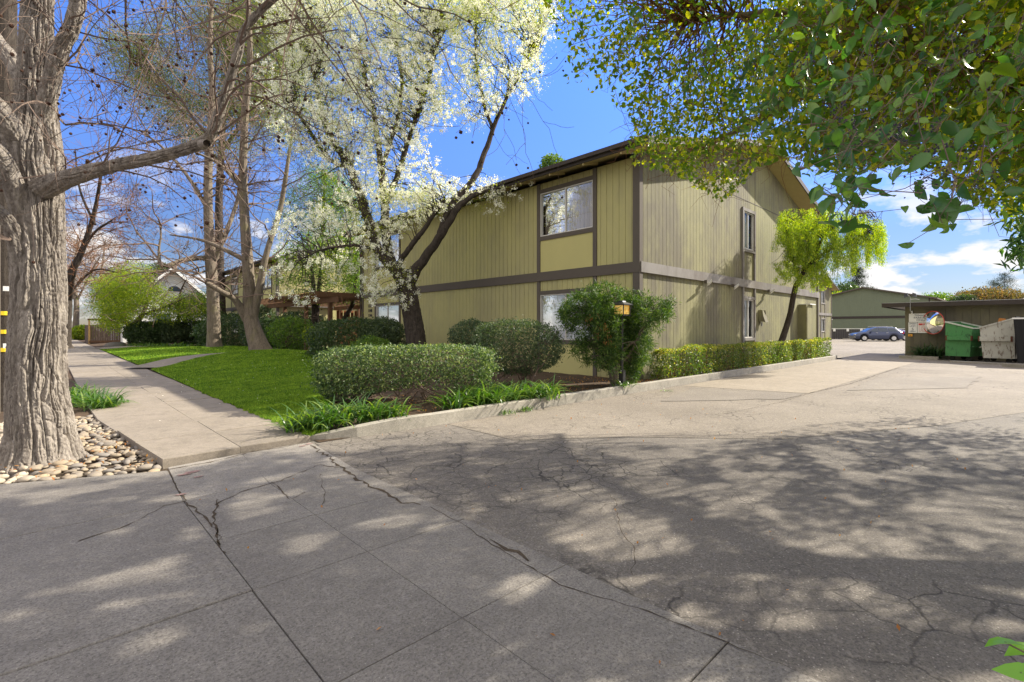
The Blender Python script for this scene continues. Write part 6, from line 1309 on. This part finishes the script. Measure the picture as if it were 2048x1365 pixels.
# ================================================================ dumpsters
def paint(name, c, rust): 
    t = NT(name); n = t.noise(2.2, 7, .7); n2 = t.noise(9, 5, .7, (1, 1, .35)); c1 = t.mix(t.ramp(n, [(.4, 0.), (.7, .5)]), c, tuple(x*.7+.03 for x in c)); c2 = t.mix(t.ramp(n2, [(.55, 0.), (.64, .85)]), c1, rust); return t.fin(c2, .55, t.bump(n2, .15, .01), .4)
M['green'] = paint('green_steel', (.075, .26, .085), (.03, .09, .04)); M['cream_steel'] = paint('white_steel', (.52, .51, .45), (.13, .075, .05)); M['rust'] = plain('rust', (.13, .05, .03), .85, .4, 12); M['plastic'] = plain('black_lid', (.012, .012, .014), .55, .2, 6, .3)
def dumpster(name, label, c, ang, mat, w=1.8, dpt=1.05, hb=1.55, hf=1.2, lid=False):
    """w along local x (side to side), dpt front-back; high at back"""
    root = empty(name, (c[0], c[1], 0), label, 'dumpster', 'dumpsters by the carport'); ca, sa = math.cos(ang), math.sin(ang)
    def L(P): P = np.asarray(P, float).reshape(-1, 3); return np.column_stack([c[0]+P[:, 0]*ca-P[:, 1]*sa, c[1]+P[:, 0]*sa+P[:, 1]*ca, P[:, 2]])
    def bx(mb, a, b): q = MB(); q.box(a, b); mb.add(L(q.V[0]), q.F[0])
    z0 = .2; W2 = w/2; D = dpt/2; t = .03
    def shellp(mb, off, flip):
        W_, D_ = W2-off, D-off; P = [(-W_, -D_*.8, z0+off), (W_, -D_*.8, z0+off), (W_, D_, z0+off), (-W_, D_, z0+off), (-W_, -D_, hf), (W_, -D_, hf), (W_, D_, hb), (-W_, D_, hb)]
        f = [(0, 1, 5, 4), (1, 2, 6, 5), (2, 3, 7, 6), (3, 0, 4, 7), (3, 2, 1, 0)]; mb.add(L(P), [q[::-1] for q in f] if flip else f)
    m = MB(); shellp(m, 0, False); shellp(m, t, True); m.build('bin_body', mat, root)
    m = MB(); sl_ = math.atan2(hb-hf, dpt)
    for s in (-1, 1):
        q = MB(); q.obox((s*W2, 0, (hb+hf)/2), (.035, 0, 0), (0, D, (hb-hf)/2), (0, 0, .03)); m.add(L(q.V[0]), q.F[0])
    bx(m, (-W2, -D-.03, hf-.04), (W2, -D+.03, hf+.02)); bx(m, (-W2, D-.03, hb-.04), (W2, D+.03, hb+.02)); m.build('rim', M['cream_steel'] if mat is M['cream_steel'] else plain('light_rim', (.55, .58, .5), .5, .2, 9), root)
    m = MB()
    for s in (-1, 1): bx(m, (s*W2+(0 if s > 0 else -.13), -D+.02, .92), (s*W2+(.13 if s > 0 else 0), D-.1, 1.10))
    m.build('lifting_pocket', mat, root)
    m = MB()
    for s in (-1, 1): bx(m, (s*(W2+.065)-.07, -D-.02, .9), (s*(W2+.065)+.07, -D+.019, 1.12)); bx(m, (s*(W2+.065)-.07, D-.099, .9), (s*(W2+.065)+.07, D-.05, 1.12))
    m.build('pocket_mouth', M['rust'], root)
    m = MB(); 
    for z in (.62, .96): bx(m, (-W2+.06, -D-.005, z), (W2-.06, -D+.03, z+.05))
    m.build('front_rib', mat, root)
    for sx in (-.75, .75):
        for sy in (-.7, .7): m = MB(); a = L([(sx*W2*1.0, sy*D*.9, .10)])[0]; d = L([(sx*W2*1.0+.03, sy*D*.9, .10)])[0]-a; m.tube([a-d, a+d], .095, 14, cap=True); m.box(a+[-.02, -.02, .02], a+[.02, .02, .14]); m.build('caster', M['rubber'], root)
    if lid:
        m = MB(); q = MB()
        for s in (-.5, .5): q = MB(); q.obox((s*w*.49, D+.12, hb*.62), (w*.235, 0, 0), (0, .10, -hb*.42), (0, .02, .006)); m.add(L(q.V[0]), q.F[0])
        m.build('hanging_lid', M['plastic'], root)
    return root
# local -y faces the driveway
dumpster('dumpster', 'green open steel dumpster with rusty lifting pockets, left of the white one', (30.17, 1.83), math.radians(-17), M['green'], 1.45, .95, 1.74, 1.46)
dumpster('dumpster', 'chipped off white steel dumpster with an orange scrap at its rim', (29.4, .70), math.radians(172), M['cream_steel'], 1.6, 1.05, 1.86, 1.47, True)
c = W(2010, 640, 21.2); root = empty('cardboard_scrap', tuple(c), 'orange cardboard scrap sticking out of the white dumpster', 'cardboard'); m = MB(); m.obox(c+[.1, .1, -.02], (.14, .1, .02), (.02, -.02, .08), (.01, -.01, 0)); m.build('cardboard', plain('orange_card', (.5, .2, .05), .8, .2, 9), root)
root = empty('black_bin', (27.95, -.45, 0), 'tall black ribbed bin leaning at the far right edge', 'bin')
m = MB(); m.obox((27.95, -.46, .95), (.34, 0, 0), (0, .72, 0), (0, .06, .86))
for k in range(9): m.obox((27.6, -1.1+k*.16, .95), (.015, 0, 0), (0, .03, 0), (0, .06, .84))
m.build('bin_body', M['plastic'], root); m = MB(); m.obox((27.95, -.40, 1.84), (.38, 0, 0), (0, .75, 0), (0, 0, .03)); m.build('lid', M['white'], root)
# ================================================================ cars
def carpaint(name, c): t = NT(name); b = t.fin(c, .28, None, .5, .35); t.t.nodes['Principled BSDF'].inputs['Coat Weight'].default_value = .6; return b
def car(name, label, pos, ang, paint_, L=4.75, wagon=True, grp='parked cars'):
    root = empty(name, (0, 0, 0), label, 'car', grp)
    hl = L/2; W2 = .93
    if wagon: top = [(-hl, .62), (-hl+.05, .80), (-hl+.35, .93), (-hl+1.05, 1.03), (-hl+1.75, 1.46), (-hl+2.3, 1.57), (.55, 1.60), (hl-.75, 1.52), (hl-.3, 1.18), (hl-.06, 1.0), (hl, .7)]
    else: top = [(-hl, .55), (-hl+.05, .72), (-hl+.4, .83), (-hl+1.25, .92), (-hl+2.0, 1.32), (-hl+2.5, 1.40), (.5, 1.40), (1.1, 1.25), (hl-.55, 1.02), (hl-.06, .97), (hl, .65)]
    X = np.array([p[0] for p in top]); Z = np.array([p[1] for p in top]); xs_ = np.unique(np.concatenate([np.linspace(-hl, hl, 60), X])); zt = np.interp(xs_, X, Z)
    belt = np.minimum(zt, np.interp(xs_, [-hl, -hl+1.1, hl-.4, hl], [.8, .98, 1.06, 1.0])); wc = [-hl+.92, hl-.98]; bot = np.full(len(xs_), .28)
    for w_ in wc: k = np.abs(xs_-w_); bot = np.where(k < .42, np.maximum(bot, .35+np.sqrt(np.clip(.42**2-k**2, 0, 1))), bot)
    bot = np.minimum(bot, belt-.05); endt = np.clip((hl-np.abs(xs_))/.35, 0, 1)**.5
    wb_ = W2*(.80+.20*endt); gh = np.clip((zt-belt)/.5, 0, 1); prof = []
    for s_, (wf, zf) in enumerate(((.94, lambda: bot), (1.0, lambda: bot+(belt-bot)*.45), (.99, lambda: belt-.03*0), (.95, lambda: belt+.02*gh), (None, None), (.0, lambda: zt))):
        if wf is None: prof.append(np.stack([xs_, wb_*(.95-.20*gh), zt-.06*gh], 1)); prof.append(np.stack([xs_, wb_*(.95-.32*gh)-.02, zt-.0], 1)); continue
        prof.append(np.stack([xs_, wb_*wf, zf()], 1))
    n = len(xs_); k = len(prof); m = MB()
    for sg in (1, -1):
        V = np.stack(prof, 1).reshape(-1, 3)*[1, sg, 1]; i = np.arange(n-1)[:, None]*k; j = np.arange(k-1)[None]; q = np.stack([i+j, i+k+j, i+k+j+1, i+j+1], -1).reshape(-1, 4); m.add(V, q if sg > 0 else q[:, ::-1])
    for e_ in (0, n-1):
        V = [p[e_]*[1, 1, 1] for p in prof[:5]]+[p[e_]*[1, -1, 1] for p in prof[:5][::-1]]; m.poly(V)
    body = m.build('body', paint_, root, smooth=True)
    m = MB(); m.box((-hl+.15, -W2*.8, .2), (hl-.15, W2*.8, .5)); m.build('underbody', M['black'], root)
    def win(x0, x1, x2, x3, z0, z1):
        for sg in (1, -1):
            def yy(z, x): g_ = np.interp(x, xs_, gh); t_ = np.clip((z-np.interp(x, xs_, belt))/(np.interp(x, xs_, zt)-np.interp(x, xs_, belt)+1e-6), 0, 1); return np.interp(x, xs_, wb_)*(.95-.2*g_*t_)+.012
            w_ = MB(); w_.poly([(x0, sg*yy(z0, x0), z0), (x1, sg*yy(z0, x1), z0), (x2, sg*yy(z1, x2), z1), (x3, sg*yy(z1, x3), z1)]); w_.build('side_window', M['carglass'], root)
    if wagon: win(-.95, -.12, -.12, -.38, 1.05, 1.46); win(-.05, .85, .80, -.05, 1.06, 1.48); win(.95, 1.85, 1.5, .9, 1.08, 1.45)
    else: win(-1.0, -.1, -.1, -.35, .95, 1.30); win(0, .95, .7, 0, .96, 1.30)
    m = MB(); xw = (-hl+1.12, -hl+1.72) if wagon else (-hl+1.32, -hl+1.95); z_ = np.interp(xw, xs_, zt)+.012; m.poly([(xw[0], -.62, z_[0]), (xw[1], -.52, z_[1]), (xw[1], .52, z_[1]), (xw[0], .62, z_[0])]); m.build('windscreen', M['carglass'], root)
    xr_ = (hl-.68, hl-.36) if wagon else (1.05, 1.65)
    if not wagon: xr_ = (.62, 1.05)
    z_ = np.interp(xr_, xs_, zt)+.014; m = MB(); m.poly([(xr_[0], .55, z_[0]), (xr_[1], .62, z_[1]), (xr_[1], -.62, z_[1]), (xr_[0], -.55, z_[0])]); m.build('rear_window', M['carglass'], root)
    for x in wc:
        for sg in (1, -1):
            m = MB(); m.disc((x, sg*(W2-.11), .34), (0, 1, 0), .34, .22, 28); wo = m.build('wheel', M['rubber'], root)
            m = MB(); m.disc((x, sg*(W2+.0), .34), (0, 1, 0), .22, .02, 20); 
            for a in range(5): t_ = a*2*np.pi/5; m.obox((x+.11*math.cos(t_), sg*(W2+.02), .34+.11*math.sin(t_)), (.10*math.cos(t_), 0, .10*math.sin(t_)), (0, .012, 0), (-.03*math.sin(t_), 0, .03*math.cos(t_)))
            m.build('rim', M['silver'], wo)
    for sg in (1, -1):
        m = MB(); m.box((hl-.16, sg*.62, .84), (hl+.012, sg*.88, 1.03)); m.build('tail_light', M['taillight'], root)
        m = MB(); m.box((-hl-.01, sg*.5, .68), (-hl+.2, sg*.84, .80)); m.build('headlight', M['silver'], root)
        m = MB(); m.box((-.95, sg*(W2+.0), 1.0), (-.78, sg*(W2+.16), 1.13)); m.build('wing_mirror', paint_, root)
        for x in (-.35, .65): m = MB(); m.box((x, sg*(W2-.005), .93), (x+.2, sg*(W2+.025), .965)); m.build('door_handle', M['silver'], root)
        if wagon: m = MB(); m.tube([(-.5, sg*.62, 1.60), (-.4, sg*.62, 1.66), (1.3, sg*.62, 1.64), (1.4, sg*.62, 1.58)], .02, 6); m.build('roof_rail', M['silver'], root)
    if wagon: m = MB(); [m.box((x, -.62, 1.645), (x+.06, .62, 1.675)) for x in (0, .9)]; m.build('roof_rack', M['silver'], root)
    m = MB(); m.box((hl-.1, -.82, .42), (hl+.05, .82, .62)); m.box((-hl-.05, -.82, .38), (-hl+.1, .82, .58)); m.build('bumper', M['bumpergrey'], root)
    m = MB(); m.box((hl+.012, -.22, .74), (hl+.02, .22, .86)); m.build('number_plate', M['white'], root)
    root.location = (pos[0], pos[1], 0); root.rotation_euler = (0, 0, ang); return root
M['carglass'] = plain('car_glass', (.03, .05, .08), .08, .2, 2, .8); M['silver'] = plain('silver', (.6, .6, .6), .3, .1, 6, .5, .6); M['taillight'] = plain('tail_light', (.45, .02, .02), .3, .1, 6, .5); M['bumpergrey'] = plain('bumper_grey', (.2, .2, .21), .5, .1, 6)
# local -x is the nose; it points left in the photo and slightly away
cc = W(1751, 683, 55.2); ang = math.atan2(-CA, SA)+math.radians(-14)
car('parked_car', 'dark blue grey station wagon with roof rack parked across the lot', (cc[0], cc[1]), ang, carpaint('blue_grey_paint', (.045, .06, .12)))
c2 = W(1778, 681, 58.6); car('parked_car', 'blue saloon mostly hidden behind the dark station wagon, tail showing', (c2[0], c2[1]), ang, carpaint('blue_paint', (.05, .05, .2)), 4.5, False)
cs = W(1712, 680, 62)
for k, (px, d) in enumerate(((1698, 64), (1718, 60), (1684, 67))):
    p = W(px, 680, d); root = empty('wheel_stop', (p[0], p[1], 0), ['white concrete wheel stop left of the parked wagon', 'white concrete wheel stop at the nose of the wagon', 'white concrete wheel stop nearest the far fence corner'][k], 'wheel stop', 'wheel stops in the lot'); m = MB(); m.obox((p[0], p[1], .07), (SA*.8, -CA*.8, 0), (CA*.08, SA*.08, 0), (0, 0, .07)); m.build('stop_bar', M['kerb'], root)
